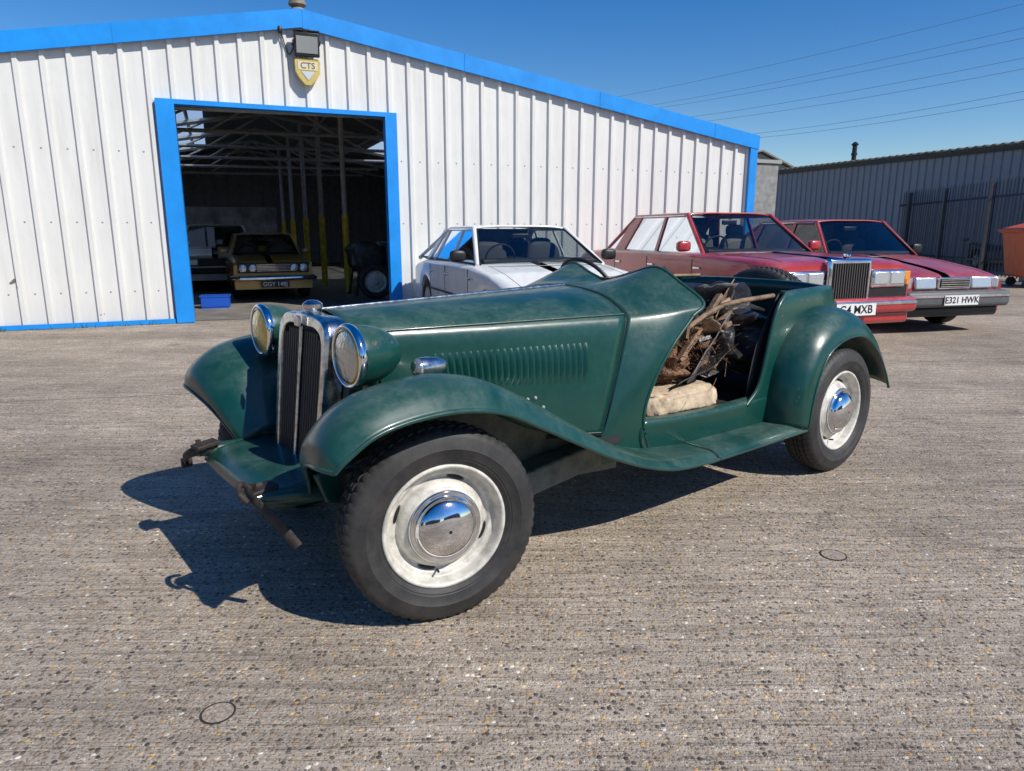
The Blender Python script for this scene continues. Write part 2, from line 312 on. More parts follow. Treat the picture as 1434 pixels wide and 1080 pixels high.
for s in (1,-1):
    tube('bonnet_side_hinge_%d'%s,[(p[4][0],p[4][1]*s+.001*s,p[4][2]+.004) for p in BA],.005,GREEN,CAR,seg=8)
    tube('bonnet_rear_bead_%d'%s,[(p[0]-.004,p[1]*s,p[2]+.001) for p in cr(BC[-1],6)],.004,BLACK,CAR,seg=8)
    tube('bonnet_foot_gap_%d'%s,[(bpt(t,.50-.07*t)[0],bpt(t,.50-.07*t)[1]*s+.001*s,.505-.07*t) for t in np.linspace(0,1,12)],.003,BLACK,CAR,seg=6)
    V=[];F=[]
    NL=24
    for k in range(NL):
        t=.28+.56*k/(NL-1);zt=.815;zb=.68-.045*k/NL
        for i in range(9):
            q=i/8;z=zb+(zt-zb)*q;h=.014*math.sin(math.pi*q)**.5 if 0<i<8 else 0
            uu,yy=bpt(t+.035*(1-q),z)
            V+= [(uu+.009,(yy-.001)*s,z),(uu+.002,(yy+h*.6)*s,z),(uu-.006,(yy+h)*s,z),(uu-.008,(yy-.001)*s,z)]
        b0=len(V)-36
        for i in range(8):
            for j in range(3):
                a=b0+i*4+j;F.append((a,a+1,a+5,a+4))
    mesh('bonnet_louvres_%d'%s,V,F,GREEN,CAR,fix=False,angle=50)
    for k,(t,z) in enumerate(((.62,.60),(.65,.603),(.68,.606),(.66,.56),(.69,.563),(.72,.566))):
        uu,yy=bpt(t,z);lathe('bonnet_rivet_%d_%d'%(s,k),[(.008,0),(.006,.005),(.0005,.007)],RIV,CAR,seg=12,M=Matrix.Translation((uu,yy*s+.001*s,z))@(Matrix.Rotation(0 if s==1 else math.pi,4,'Z')))
def cowl():
    rows=[]
    fr=[(.472,.30),(.478,.44),(.472,.60),(.462,.73),(.447,.86),(.425,.900),(.37,.932),(.27,.968),(.14,.990),(0,.998)]
    def uf(z): return -1.045+(.93-z)*.36 if z>.4 else -.78
    re=[(-1.10,.530,.31),(-1.045,.535,.46),(-1.08,.54,.60),(-1.18,.548,.75),(-1.32,.552,.885),(-1.40,.545,.935),(-1.395,.43,1.01),(-1.395,.28,1.078),(-1.37,.12,1.035),(-1.36,0,1.0)]
    for (v,z),(ru,rv,rz) in zip(fr,re):
        u0=uf(z);row=[]
        for q in (0,.33,.66,1):
            zz=z+(rz-z)*(q**1.1);row.append((u0+(ru-u0)*q,v+(rv-v)*(1-(1-q)**1.3),zz))
        rows.append(row)
    return rows
for s in (1,-1):
    n='left' if s==1 else 'right'
    C=cowl();patch('scuttle_'+n,C,GREEN,CAR,5,6,thick=.004,side=s)
    rear=cr([r[-1] for r in C[4:]],5);tube('scuttle_edge_'+n,[(p[0],p[1]*s,p[2]) for p in rear],.009,GREEN,CAR,seg=8)
    rear=cr([r[-1] for r in C[:5]],5);tube('door_pillar_'+n,[(p[0]-.003,p[1]*s,p[2]) for p in rear],.008,GREEN,CAR,seg=8)
    patch('sill_'+n,[[(-1.06,.528,.315),(-1.25,.545,.315),(-1.5,.56,.315),(-1.75,.57,.315),(-2.0,.575,.315)],
      [(-1.03,.53,.40),(-1.25,.552,.40),(-1.5,.567,.40),(-1.75,.577,.40),(-2.0,.58,.40)],
      [(-1.045,.53,.455),(-1.25,.55,.445),(-1.5,.563,.44),(-1.75,.573,.445),(-2.0,.578,.46)],
      [(-1.05,.49,.465),(-1.25,.51,.455),(-1.5,.523,.45),(-1.75,.533,.455),(-2.0,.538,.465)]],GREEN,CAR,6,6,thick=.004,side=s)
    Q=[[(-1.74,.573,.43),(-2.0,.58,.43),(-2.3,.575,.44),(-2.52,.55,.44)],
       [(-1.82,.575,.50),(-2.02,.582,.52),(-2.32,.577,.52),(-2.54,.55,.52)],
       [(-1.865,.575,.62),(-2.05,.583,.64),(-2.34,.578,.64),(-2.56,.55,.64)],
       [(-1.91,.572,.78),(-2.08,.58,.80),(-2.34,.575,.80),(-2.555,.545,.80)],
       [(-1.965,.568,.89),(-2.12,.572,.90),(-2.34,.567,.90),(-2.55,.535,.90)],
       [(-2.04,.555,.940),(-2.15,.557,.948),(-2.34,.552,.952),(-2.54,.52,.952)],
       [(-2.05,.525,.945),(-2.15,.525,.952),(-2.34,.52,.956),(-2.53,.49,.956)]]
    patch('rear_quarter_'+n,Q,GREEN,CAR,6,6,thick=.004,side=s)
    e=cr([r[0] for r in Q],5);tube('quarter_edge_'+n,[(p[0],p[1]*s,p[2]) for p in e],.011,GREEN,CAR,seg=8)
    patch('quarter_inner_'+n,[[(-1.80,.52,.42),(-2.0,.53,.42),(-2.3,.53,.42),(-2.52,.50,.42)],[(-1.87,.52,.70),(-2.05,.53,.70),(-2.3,.53,.70),(-2.52,.50,.70)],[(-2.03,.52,.94),(-2.1,.525,.945),(-2.3,.52,.95),(-2.52,.49,.95)]],DARK,CAR,4,4,thick=.003,side=s)
patch('rear_panel',[[(-2.54,.535,.40),(-2.60,.25,.40),(-2.60,-.25,.40),(-2.54,-.535,.40)],[(-2.57,.535,.7),(-2.62,.25,.7),(-2.62,-.25,.7),(-2.57,-.535,.7)],[(-2.54,.50,.952),(-2.58,.25,.965),(-2.58,-.25,.965),(-2.54,-.50,.952)]],GREEN,CAR,5,5,thick=.02)
box('fuel_tank',(-2.66,0,.62),(.10,.98,.5),GREEN,CAR,bevel=.03)
box('floor',(-1.65,0,.40),(1.75,1.02,.03),DARK,CAR)
box('bulkhead',(-1.06,0,.62),(.03,.88,.5),DARK,CAR)
mesh('dashboard',[(-1.36,-.5,.78),(-1.36,.5,.78),(-1.38,.5,.93),(-1.38,.28,1.05),(-1.36,.1,1.02),(-1.36,-.1,1.02),(-1.38,-.28,1.05),(-1.38,-.5,.93)],[tuple(range(8))],WOOD,CAR,smooth=False,thick=.02,fix=False)
Ms=Matrix.Translation((-1.52,-.28,.93))@Matrix.Rotation(R(30),4,'Y')
tube('steering_wheel',[Ms@Vector((0,.195*math.cos(t),.195*math.sin(t))) for t in np.linspace(0,2*math.pi,49)],.010,BLACK,CAR,seg=10)
for k in range(3):
    t=k*2.094+.5;tube('steering_spoke_%d'%k,[Ms@Vector((0,0,0)),Ms@Vector((0,.19*math.cos(t),.19*math.sin(t)))],.006,CHROME_OLD,CAR,seg=6)
tube('steering_column',[(-1.52,-.28,.93),(-1.1,-.27,.70)],.018,BLACK,CAR)
def lump(name,c,s,mat,amp,fr,parent=CAR,rot=0,sub=4,sq=.6,seed=0):
    bm=bmesh.new();bmesh.ops.create_icosphere(bm,subdivisions=sub,radius=1)
    V=[]
    for v in bm.verts:
        d=v.co.copy();d=Vector([math.copysign(abs(q)**sq,q) for q in d])
        k=1+amp*noise.noise(v.co*fr+Vector((seed,seed*2,0)))+amp*.5*noise.noise(v.co*fr*2.7+Vector((seed,0,0)))
        d=Vector((d.x*s[0],d.y*s[1],d.z*s[2]))*k;V.append(Matrix.Rotation(rot,3,'Z')@d+Vector(c))
    F=[[v.index for v in f.verts] for f in bm.faces];bm.free()
    return mesh(name,V,F,mat,parent,angle=70)
lump('seat_cushion',(-1.40,.32,.485),(.245,.19,.062),CREAM,.12,2.2,sq=.48,seed=2)
lump('stuffing_heap',(-1.60,.10,.68),(.22,.28,.17),HAIR,.5,2.5,seed=5,sq=.9)
lump('stuffing_heap_low',(-1.42,.18,.62),(.17,.22,.10),HAIR,.5,3,seed=9,sq=.9)
lump('leather_pile',(-1.98,.10,.72),(.30,.36,.19),LEATHERB,.6,2.2,seed=3,sq=.8)
rng=random.Random(3)
V=[];F=[]
for k in range(2200):
    c=Vector((-1.52+rng.gauss(0,.13),.17+rng.gauss(0,.15),.71+rng.gauss(0,.06)));d=Vector((rng.gauss(0,1),rng.gauss(0,1),rng.gauss(0,.6))).normalized();l=rng.uniform(.03,.09);w=Vector((rng.gauss(0,1),rng.gauss(0,1),rng.gauss(0,1))).normalized()*.0015
    b=len(V);m=c+d*l*.5+Vector((0,0,rng.uniform(-.02,.02)))
    V+=[c-w,c+w,m-w,m+w,c+d*l-w,c+d*l+w];F+=[(b,b+1,b+3,b+2),(b+2,b+3,b+5,b+4)]
mesh('horsehair_strands',V,F,HAIR,CAR,smooth=False,fix=False)
TANB=simple('torn_tan_card',(.32,.21,.12),.85,var=.5,bump=.4);GREYB=simple('grey_board',(.13,.12,.115),.6,var=.5)
def sheet(name,c,a,b,rot,mat,curl,seed):
    M=Matrix.Translation(c)@Matrix.Rotation(rot[2],4,'Z')@Matrix.Rotation(rot[1],4,'Y')@Matrix.Rotation(rot[0],4,'X');V=[];n=9
    r=random.Random(seed)
    ed=[[r.uniform(.85,1.08) for _ in range(n)] for _ in range(2)]
    for i in range(n):
        for j in range(n):
            x=(i/(n-1)-.5)*a*ed[0][j];y=(j/(n-1)-.5)*b*ed[1][i];z=curl*((x/a*2)**2)*.5*a+.02*noise.noise(Vector((x*8,y*8,seed)))
            V.append(M@Vector((x,y,z)))
    return mesh(name,V,grid_faces(n,n),mat,CAR,thick=.005)
for k in range(26):
    c=(-1.42-rng.random()*.7,-.38+rng.random()*.76,.68+rng.random()*.22)
    mt=rng.choice([WOOD,TANB,GREYB,LEATHERB,WOOD,DARK,LEATHERB])
    if k%2: sheet('torn_sheet_%d'%k,c,rng.uniform(.16,.38),rng.uniform(.08,.22),(rng.uniform(-.9,.9),rng.uniform(-.9,.6),rng.uniform(-1.2,1.2)),mt,rng.uniform(-.35,.35),k)
    else: box('debris_board_%d'%k,c,(rng.uniform(.15,.45),rng.uniform(.03,.12),rng.uniform(.008,.02)),mt,CAR,rot=(rng.uniform(-.6,.6),rng.uniform(-.75,.5),rng.uniform(-1.2,1.2)))
# panels leaning across the opening (long axis rising to the rear)
sheet('loose_grey_panel',(-1.66,.40,.67),.46,.20,(1.0,.75,.05),GREYB,.04,77)
sheet('loose_black_panel',(-1.52,.44,.585),.42,.14,(.5,.32,.0),LEATHERB,.10,78)
sheet('loose_board_back',(-1.80,.32,.80),.40,.18,(1.0,.85,.0),WOOD,.05,79)
box('broken_frame_rail',(-1.58,.40,.80),(.42,.035,.022),WOOD,CAR,rot=(.2,.75,.05),bevel=.003)
box('broken_frame_rail_b',(-1.72,.36,.86),(.34,.05,.02),TANB,CAR,rot=(.4,.25,.2),bevel=.003)
tube('body_rail',[(-1.40,.44,.80),(-1.66,.46,.90),(-2.02,.50,.93)],.012,WOOD,CAR,smoothn=5)
tube('hood_bow_far',[(-1.9,-.5,.7),(-1.7,-.5,.9),(-2.1,-.48,1.0)],.010,DARK,CAR,smoothn=5)
tube('trim_rail',[(-1.45,-.52,.95),(-1.7,-.56,.965),(-2.1,-.54,.965),(-2.5,-.3,.975)],.010,TANB,CAR,smoothn=5)
# ================================================================ generic cars
def car(name,loc,heading,P,scale=1):
    E=empty(name,loc,heading,scale)
    paint=P['paint'];ks=np.array(P['keys'],float);x0,x1=ks[0,0],ks[-1,0]
    wx=P['wheels'];wr=P.get('wr',.31);ar=wr+.055;sill=P.get('sill',.24)
    xs=list(np.linspace(x0,x1,110));secs=[]
    tab=np.array([[float(np.interp(x,ks[:,0],ks[:,i])) for i in (1,2,3)] for x in xs])
    for _ in range(2):
        t2=tab.copy();t2[1:-1]=(tab[:-2]+2*tab[1:-1]+tab[2:])/4;tab=t2
    for x,(zt,zs,hw) in zip(xs,tab):
        zb=sill
        for w in wx:
            d=abs(x-w)
            if d<ar: zb=max(zb,wr+math.sqrt(ar*ar-d*d)*.98)
        zb=min(zb,zs-.06)
        c=[(0,zt),(hw*.45,zt-.003),(hw*.78,zt-.014),(hw*.92,(zt+zs)/2-.005),(hw*.985,zs-.02),(hw,zs-.07*1),(hw*1.0,max(zb,(zb+zs)/2-.02)),(hw*.985,zb)]
        c[5]=(hw,max(zb+.02,zs-.07)) ;c[6]=(hw,(c[5][1]+zb)/2)
        h=cr(c,3)
        full=[(x,p[0],p[1]) for p in h]+[(x,-p[0],p[1]) for p in h[::-1][:-1]]
        secs.append(full)
    m=len(secs[0]);V=[p for s in secs for p in s];F=grid_faces(len(secs),m)
    F.append(tuple(range(m)));F.append(tuple(range((len(secs)-1)*m,len(secs)*m)))
    mesh('body',V,F,paint,E,angle=35)
    hwm=ks[:,3].max()
    box('underbody',(0,0,sill+.09),(x1-x0-.5,hwm*1.3,.22),DARK,E)
    box('arch_liner',(0,0,.50),(x1-x0-.4,hwm*1.15,.3),DARK,E)
    for i,w in enumerate(wx):
        for s in (1,-1):
            wheel(E,'wheel_%d_%s'%(i,'left' if s==1 else 'right'),(w,s*(hwm-.13),wr),0 if s==1 else math.pi,Rt=wr,w=.09,rim=wr*.6,style='plain',tread=False,seg=40)
    A,B,C,D=P['gh'];belt=P['belt'];rf=P['roof'];wb,wt=P['gw'];bf=P.get('beltf',belt);br=P.get('beltr',belt)
    patch('roof',[[(x,y*wt,rf-.02-cx+(.028 if abs(y)<.6 else (.015 if abs(y)<.9 else -.004))) for y in (-1,-.85,-.5,0,.5,.85,1)] for x,cx in ((B,.012),(B*.7+C*.3,0),(B*.3+C*.7,0),(C,.015))],paint,E,5,5,thick=.02)
    def pane(nm,xa,za,xb,zb,b):
        patch(nm,[[(xa+b*(1-(y*y)),y*wb,za) for y in (-1,-.5,0,.5,1)],[(xb+b*.7*(1-(y*y)),y*wt,zb) for y in (-1,-.5,0,.5,1)]],GLASS,E,6,5)
    pane('windscreen',A,bf,B+.01,rf-.03,.10);pane('rear_screen',D,br,C-.01,rf-.03,-.06)
    mesh('cabin_floor',[(A-.12,wb*.93,belt-.0),(D+.10,wb*.93,belt-.0),(D+.10,-wb*.93,belt-.0),(A-.12,-wb*.93,belt-.0)],[(0,1,2,3)],DARK,E,smooth=False,thick=.07)
    zz=lambda x:float(np.interp(x,xs,tab[:,0]))
    for s in (1,-1):
        mesh('side_glass_%d'%s,[(A,wb*s,bf),(B,wt*s,rf-.03),(C,wt*s,rf-.03),(D,wb*s,br)],[(0,1,2,3)],GLASS2,E,smooth=False)
        pm=P.get('pillarmat',paint)
        tube('a_pillar_%d'%s,[(A+.01,wb*s,bf-.02),(B,wt*s,rf-.025)],.028,pm,E)
        tube('screen_seal_%d'%s,[(A+.03,wb*.965*s,bf),(B+.02,wt*.955*s,rf-.035)],.012,BLACK,E,seg=6)
        tube('roof_rail_%d'%s,[(B,wt*s,rf-.03),(C,wt*s,rf-.03)],.028,pm,E)
        tube('drip_rail_%d'%s,[(B-.02,(wt+.03)*s,rf-.035),(C,(wt+.03)*s,rf-.035)],.007,CHROME,E,seg=6)
        tube('d_pillar_%d'%s,[(D,wb*s,br-.02),(C,wt*s,rf-.03)],.03,pm,E)
        tube('belt_rail_%d'%s,[(A,wb*s,bf),(D,wb*s,br)],.016,P.get('beltmat',CHROME),E)
        for q,(xb,xt,w) in enumerate(P['pillars']):
            zt=rf-.03
            def P3(x,z): 
                k=(z-belt)/(zt-belt);return (x,(wb+(wt-wb)*k+.008)*s,z)
            mesh('pillar_%d_%d'%(q,s),[P3(xb-w/2,belt-.01),P3(xt-w/2*.8,zt),P3(xt+w/2*.8,zt),P3(xb+w/2,belt-.01)],[(0,1,2,3)],pm,E,smooth=False,thick=.015)
        for q,xl in enumerate(P.get('doors',[])):
            hw=float(np.interp(xl,ks[:,0],ks[:,3]))
            box('shut_line_%d_%d'%(q,s),(xl,s*(hw-.001),(sill+belt)/2+.02),(.008,.012,belt-sill-.16),BLACK,E)
            box('door_handle_%d_%d'%(q,s),(xl+.12,s*(hw+.012),belt-.16),(.14,.02,.025),CHROME,E,bevel=.006)
        hw=float(np.interp(0,ks[:,0],ks[:,3]))
        tube('side_moulding_%d'%s,[(wx[0]-.4,s*(hw+.004),.50),(wx[1]+.4,s*(hw+.004),.50)],.014,P.get('mould',CHROME),E,seg=8)
        lump('mirror_%d'%s,(A-.18,s*(wb+.17),belt+.09),(.05,.09,.065),P.get('mirmat',paint),.05,2,parent=E,sub=3)
        hwf=float(np.interp(A+.5,ks[:,0],ks[:,3]))
        tube('bonnet_gap_%d'%s,[(x,s*hwf*.78,zz(x)-.0135) for x in np.linspace(A+.12,x1-.12,14)],.0025,BLACK,E,seg=5)
    tube('scuttle_gap',[(A+.14+.1*(1-(y*y)),y*wb*.9,zz(A+.2)-.002-.01*abs(y)**3) for y in np.linspace(-1,1,9)],.007,BLACK,E,seg=6)
    for xx in (.1,-.8):
        for s in (1,-1):
            lump('seat_%g_%d'%(xx,s),(xx-.1,s*.36,belt-.08),(.09,.24,.32),P['seat'],.05,2,parent=E,sub=3)
            lump('headrest_%g_%d'%(xx,s),(xx-.14,s*.36,belt+.28 if rf>1.35 else belt+.2),(.05,.13,.08),P['seat'],.05,2,parent=E,sub=3)
    box('dash',(A-.2,0,belt+.0),(.35,wb*1.8,.1),DARK,E,bevel=.02)
    tube('driver_wheel',[(A-.42+.05*math.sin(t),-.36+.18*math.cos(t),belt+.04+.17*math.sin(t)) for t in np.linspace(0,6.283,25)],.012,DARK,E,seg=6)
    box('rear_view_mirror',(B+.0,0,rf-.12),(.03,.22,.06),BLACK,E,bevel=.01)
    for s in (1,-1):
        tube('wiper_%d'%s,[(A+.17,s*.12,bf+.02),(A+.075,s*.12+.42,bf+.04)],.005,BLACK,E,seg=6)
    return E
RED1=dusty_paint('dark_red_paint',(.40,.022,.028),(.52,.24,.22),.38,.2,False,.8)
RED2=dusty_paint('cherry_red_paint',(.31,.018,.024),(.45,.22,.19),.42,.3,False,.5)
WHITEP=dusty_paint('white_car_paint',(.76,.76,.73),(.45,.43,.38),.25,.25,False,.6)
MUSTARD=dusty_paint('mustard_paint',(.62,.34,.05),(.4,.3,.18),.2,.25,False,.8)
DGREEN=dusty_paint('dull_dark_paint',(.03,.04,.045),(.2,.2,.18),.3,.3,False,.5)
SEATG=simple('grey_seat',(.14,.125,.11),.8);SEATT=simple('tan_seat',(.30,.22,.15),.7);SEATD=simple('dark_seat',(.05,.05,.055),.8)
ORANGELENS=simple('indicator_lens',(.8,.25,.03),.2,coat=.7)
HLENS=simple('headlight_lens',(.62,.64,.64),.12,.6,coat=.8,bump=.4,bscale=90)
GREYBUMP=simple('grey_bumper',(.09,.09,.095),.55,var=.2)
E=car('red_luxury_saloon_car',(2.74,9.78,0),R(-71.5),dict(paint=RED1,wheels=(1.60,-1.50),wr=.335,sill=.27,
 keys=[(-2.55,.80,.72,.80),(-2.5,.90,.84,.86),(-2.3,.95,.90,.90),(-1.6,1.00,.95,.92),(-.5,1.0,.97,.925),(.9,1.0,.97,.925),(1.6,.985,.94,.92),(2.15,.965,.92,.91),(2.38,.93,.89,.89),(2.42,.90,.84,.88)],
 gh=(1.0,.34,-1.0,-1.62),belt=.97,roof=1.47,gw=(.80,.63),pillars=[(-.12,-.16,.07),(-1.18,-.93,.30)],doors=(.95,-.15,-1.1),seat=SEATG,mirmat=RED1))
box('grille_surround',(2.45,0,.74),(.10,.56,.44),CHROME,E,bevel=.03)
box('grille_mesh',(2.50,0,.73),(.012,.47,.37),BLACK,E)
for k in range(-7,8): box('grille_vane_%d'%k,(2.51,k*.031,.73),(.014,.005,.37),SEATG,E)
box('front_mask',(2.42,0,.60),(.08,1.66,.30),BLACK,E,bevel=.02)
for s in (1,-1):
    box('headlamp_bezel_%d'%s,(2.43,s*.54,.745),(.10,.46,.19),CHROME,E,bevel=.02)
    for j in (.43,.65): box('headlamp_%d_%g'%(s,j),(2.475,s*j,.75),(.03,.20,.14),HLENS,E,bevel=.02)
    box('indicator_%d'%s,(2.40,s*.815,.745),(.12,.08,.15),ORANGELENS,E,bevel=.01)
box('front_bumper',(2.50,0,.47),(.20,1.72,.16),RED1,E,bevel=.05);box('bumper_strip',(2.59,0,.50),(.04,1.66,.045),CHROME,E,bevel=.01)
box('front_spoiler',(2.46,0,.34),(.14,1.64,.14),RED1,E,bevel=.04)
box('number_plate',(2.615,0,.44),(.012,.52,.12),PLATEW,E);text('plate_text','G4 MXB',.12,PLATEB,E,(2.623,0,.44),(R(90),0,R(90)))
tube('bonnet_ridge',[(2.4,0,.955),(1.25,0,.998)],.008,CHROME,E,seg=6);lump('flying_mascot',(2.42,0,.985),(.05,.015,.03),CHROME,.1,2,parent=E,sub=2)
E=car('red_hatchback_car',(4.84,10.85,0),R(-75),dict(paint=RED2,wheels=(1.42,-1.10),wr=.31,sill=.26,
 keys=[(-2.3,.70,.62,.72),(-2.2,.80,.76,.78),(-1.6,.92,.88,.83),(-.5,.95,.90,.85),(.7,.96,.91,.85),(1.3,.89,.86,.845),(1.9,.80,.77,.83),(2.2,.73,.70,.80),(2.26,.66,.64,.78)],
 gh=(.85,.35,-.95,-1.95),belt=.93,roof=1.42,gw=(.76,.58),pillars=[(-.1,-.12,.09),(-1.05,-.95,.14)],doors=(.75,-.1),beltr=.9,seat=SEATD,beltmat=BLACK,mould=BLACK,mirmat=BLACK),.98)
box('grille_surround',(2.27,0,.63),(.05,.50,.15),CHROME,E,bevel=.012);box('grille_mesh',(2.30,0,.63),(.012,.44,.11),BLACK,E)
for k in range(4): box('grille_bar_%d'%k,(2.307,0,.59+k*.027),(.01,.44,.008),CHROME,E)
for s in (1,-1):
    box('headlamp_%d'%s,(2.25,s*.43,.63),(.08,.32,.15),HLENS,E,bevel=.02,rot=(0,-.15,0));box('indicator_%d'%s,(2.20,s*.66,.63),(.14,.15,.14),HLENS,E,bevel=.02,rot=(0,0,-s*.4))
box('front_bumper',(2.30,0,.44),(.22,1.60,.20),GREYBUMP,E,bevel=.05);box('bumper_strip',(2.41,0,.48),(.02,1.5,.03),CHROME,E)
box('front_spoiler',(2.24,0,.28),(.14,1.45,.13),BLACK,E,bevel=.04)
box('number_plate',(2.425,0,.43),(.012,.52,.12),PLATEW,E);text('plate_text','E321 HWK',.11,PLATEB,E,(2.433,0,.43),(R(90),0,R(90)))
E=car('white_hatchback_car',(.04,8.95,0),R(-70),dict(paint=WHITEP,wheels=(1.40,-1.35),wr=.30,sill=.22,
 keys=[(-2.25,.70,.64,.76),(-2.1,.82,.76,.82),(-1.4,.88,.84,.85),(-.3,.90,.85,.86),(.8,.90,.85,.86),(1.5,.82,.79,.85),(2.1,.70,.67,.82),(2.25,.60,.58,.78)],
 gh=(.88,.18,-.85,-1.95),belt=.88,roof=1.30,gw=(.77,.59),pillars=[(-.2,-.22,.06),(-1.0,-.85,.08),(-1.35,-1.05,.16)],doors=(.8,-.2,-1.0),seat=SEATD,pillarmat=WHITEP,beltmat=BLACK,mould=BLACK,mirmat=BLACK))
box('front_bumper',(2.22,0,.42),(.2,1.66,.18),BLACK,E,bevel=.05)
for s in (1,-1): box('headlamp_%d'%s,(2.20,s*.55,.58),(.1,.42,.11),HLENS,E,bevel=.02)
n_in=(-.3827,.9239)
E=car('mustard_saloon_car',(-5.02,14.45,0),math.atan2(-n_in[1],-n_in[0])+.03,dict(paint=MUSTARD,wheels=(1.25,-1.15),wr=.29,sill=.24,
 keys=[(-1.95,.75,.68,.70),(-1.85,.86,.80,.75),(-1.1,.90,.86,.78),(0,.90,.86,.785),(.6,.90,.87,.785),(1.3,.86,.83,.78),(1.85,.80,.78,.765),(1.93,.74,.72,.75)],
 gh=(.65,.25,-.80,-1.2),belt=.87,roof=1.33,gw=(.70,.56),pillars=[(-.15,-.17,.07),(-.95,-.85,.14)],doors=(.6,-.15),seat=SEATT),.9)
box('grille_panel',(1.95,0,.66),(.03,1.36,.20),BLACK,E,bevel=.008)
for k in range(5): box('grille_bar_%d'%k,(1.97,0,.60+k*.03),(.012,.66,.009),CHROME,E)
for s in (1,-1):
    for j in (.40,.585):
        M=Matrix.Translation((1.965,s*j,.66))@Matrix.Rotation(R(-90),4,'Z')
        lathe('headlamp_rim_%d_%g'%(s,j),[(.085,0),(.084,.02),(.072,.026)],CHROME,E,seg=24,M=M);lathe('headlamp_%d_%g'%(s,j),[(.074,.018),(.04,.03),(.0005,.034)],HLENS,E,seg=24,M=M)
tube('front_bumper',[(1.85,-.78,.46),(2.02,-.72,.46),(2.06,0,.46),(2.02,.72,.46),(1.85,.78,.46)],.05,CHROME,E,smoothn=5,seg=12)
box('number_plate',(2.06,0,.34),(.012,.54,.12),PLATEB,E);text('plate_text','GGY 148J',.115,PLATEW,E,(2.068,0,.34),(R(90),0,R(90)))
E=car('dark_saloon_car',(16.2,24.5,0),R(-100),dict(paint=DGREEN,wheels=(1.25,-1.25),wr=.30,sill=.22,
 keys=[(-2.0,.70,.64,.76),(-1.9,.82,.76,.82),(-.3,.90,.85,.84),(.8,.90,.85,.84),(1.9,.75,.70,.80),(2.0,.62,.6,.76)],
 gh=(.8,.2,-.9,-1.5),belt=.88,roof=1.38,gw=(.75,.58),pillars=[(-.2,-.22,.06)],doors=(.8,-.2),seat=SEATD))
E=car('white_saloon_car',(-6.95,16.9,0),math.atan2(-n_in[1],-n_in[0]),dict(paint=WHITEP,wheels=(1.25,-1.25),wr=.30,sill=.22,
 keys=[(-2.0,.70,.64,.76),(-1.9,.82,.76,.82),(-.3,.90,.85,.84),(.8,.90,.85,.84),(1.9,.75,.70,.80),(2.0,.62,.6,.76)],
 gh=(.8,.2,-.9,-1.5),belt=.88,roof=1.38,gw=(.75,.58),pillars=[(-.2,-.22,.06)],doors=(.8,-.2),seat=SEATD))
box('grille',(2.0,0,.6),(.04,1.2,.16),BLACK,E);box('front_bumper',(2.02,0,.42),(.14,1.5,.12),BLACK,E,bevel=.03)
for s in (1,-1): box('headlamp_%d'%s,(2.02,s*.52,.6),(.04,.24,.14),HLENS,E,bevel=.02)
# ================================================================ SHED
PH=R(22.5);SH=empty('industrial_shed',(-4.62,9.68,0),PH)
def cladding(name,col,rough=.45,dirt=(.34,.32,.27),amt=.5):
    m,nt,N,L,P=newmat(name);tc=N.new('ShaderNodeTexCoord').outputs['Object']
    mp=N.new('ShaderNodeMapping');mp.inputs['Scale'].default_value=(3.5,3.5,.35);L.new(tc,mp.inputs['Vector'])
    n=noisen(N,L,mp.outputs['Vector'],2.2,5,.7);k=ramp(N,L,n,[(.42,0.),(.85,1.)])
    n2=noisen(N,L,tc,.8,3,.6);k=math_node(N,L,'MULTIPLY',k,ramp(N,L,n2,[(.3,.3),(.7,1.)]))
    k=math_node(N,L,'MULTIPLY',k,amt)
    sx=N.new('ShaderNodeSeparateXYZ');L.new(tc,sx.inputs[0]);low=ramp(N,L,sx.outputs['Z'],[(.0,.5),(.55,0.)]);k=math_node(N,L,'MAXIMUM',k,math_node(N,L,'MULTIPLY',low,n))
    c=mixc(N,L,k,col,dirt)
    n3=noisen(N,L,tc,3.1,3,.5,.5);sp=ramp(N,L,n3,[(.71,0.),(.725,1.)]);sp=math_node(N,L,'MULTIPLY',sp,ramp(N,L,sx.outputs['Z'],[(.9,1.),(1.,0.)]));c=mixc(N,L,sp,c,(.16,.14,.12))
    L.new(c,P.inputs['Base Color']);P.inputs['Roughness'].default_value=rough
    b=N.new('ShaderNodeBump');b.inputs['Strength'].default_value=.22;b.inputs['Distance'].default_value=.03;nb=noisen(N,L,tc,2.5,3,.5);L.new(nb,b.inputs['Height']);L.new(b.outputs['Normal'],P.inputs['Normal'])
    return m
CLAD=cladding('white_cladding',(.70,.69,.65));BLUE=simple('blue_trim',(.008,.25,.70),.4,var=.12,vscale=3)
CLADG=cladding('grey_cladding',(.22,.24,.275),.5,(.13,.13,.13),.5)
ROOFM=simple('roof_sheet',(.22,.22,.21),.8,var=.3);STEEL=simple('painted_steel',(.52,.52,.50),.6,var=.2)
def roofz(s): return 4.16-(s-1.87)*.157 if s>1.87 else 4.16-(1.87-s)*.178
def corr(name,s0,s1,bot,top,parent,mat,per=.285,dep=.038,yo=0,ph=0):
    xs=[];k=math.floor(s0/per)-1
    while k*per<s1+per:
        b=k*per+ph;xs+=[(b,0),(b+per-.100,0),(b+per-.082,-dep),(b+per-.035,-dep),(b+per-.017,0)];k+=1
    prof=sorted(xs);X=[p[0] for p in prof];D=[p[1] for p in prof]
    ss=[s0]+[x for x in X if s0<x<s1]+[s1]
    V=[];F=[]
    for s in ss:
        d=float(np.interp(s,X,D))+yo;V+=[(s,d,bot),(s,d,top(s))]
    for i in range(len(ss)-1): F.append((2*i,2*i+2,2*i+3,2*i+1))
    return mesh(name,V,F,mat,parent,smooth=False,fix=False)
tz=lambda s:roofz(s)-.12
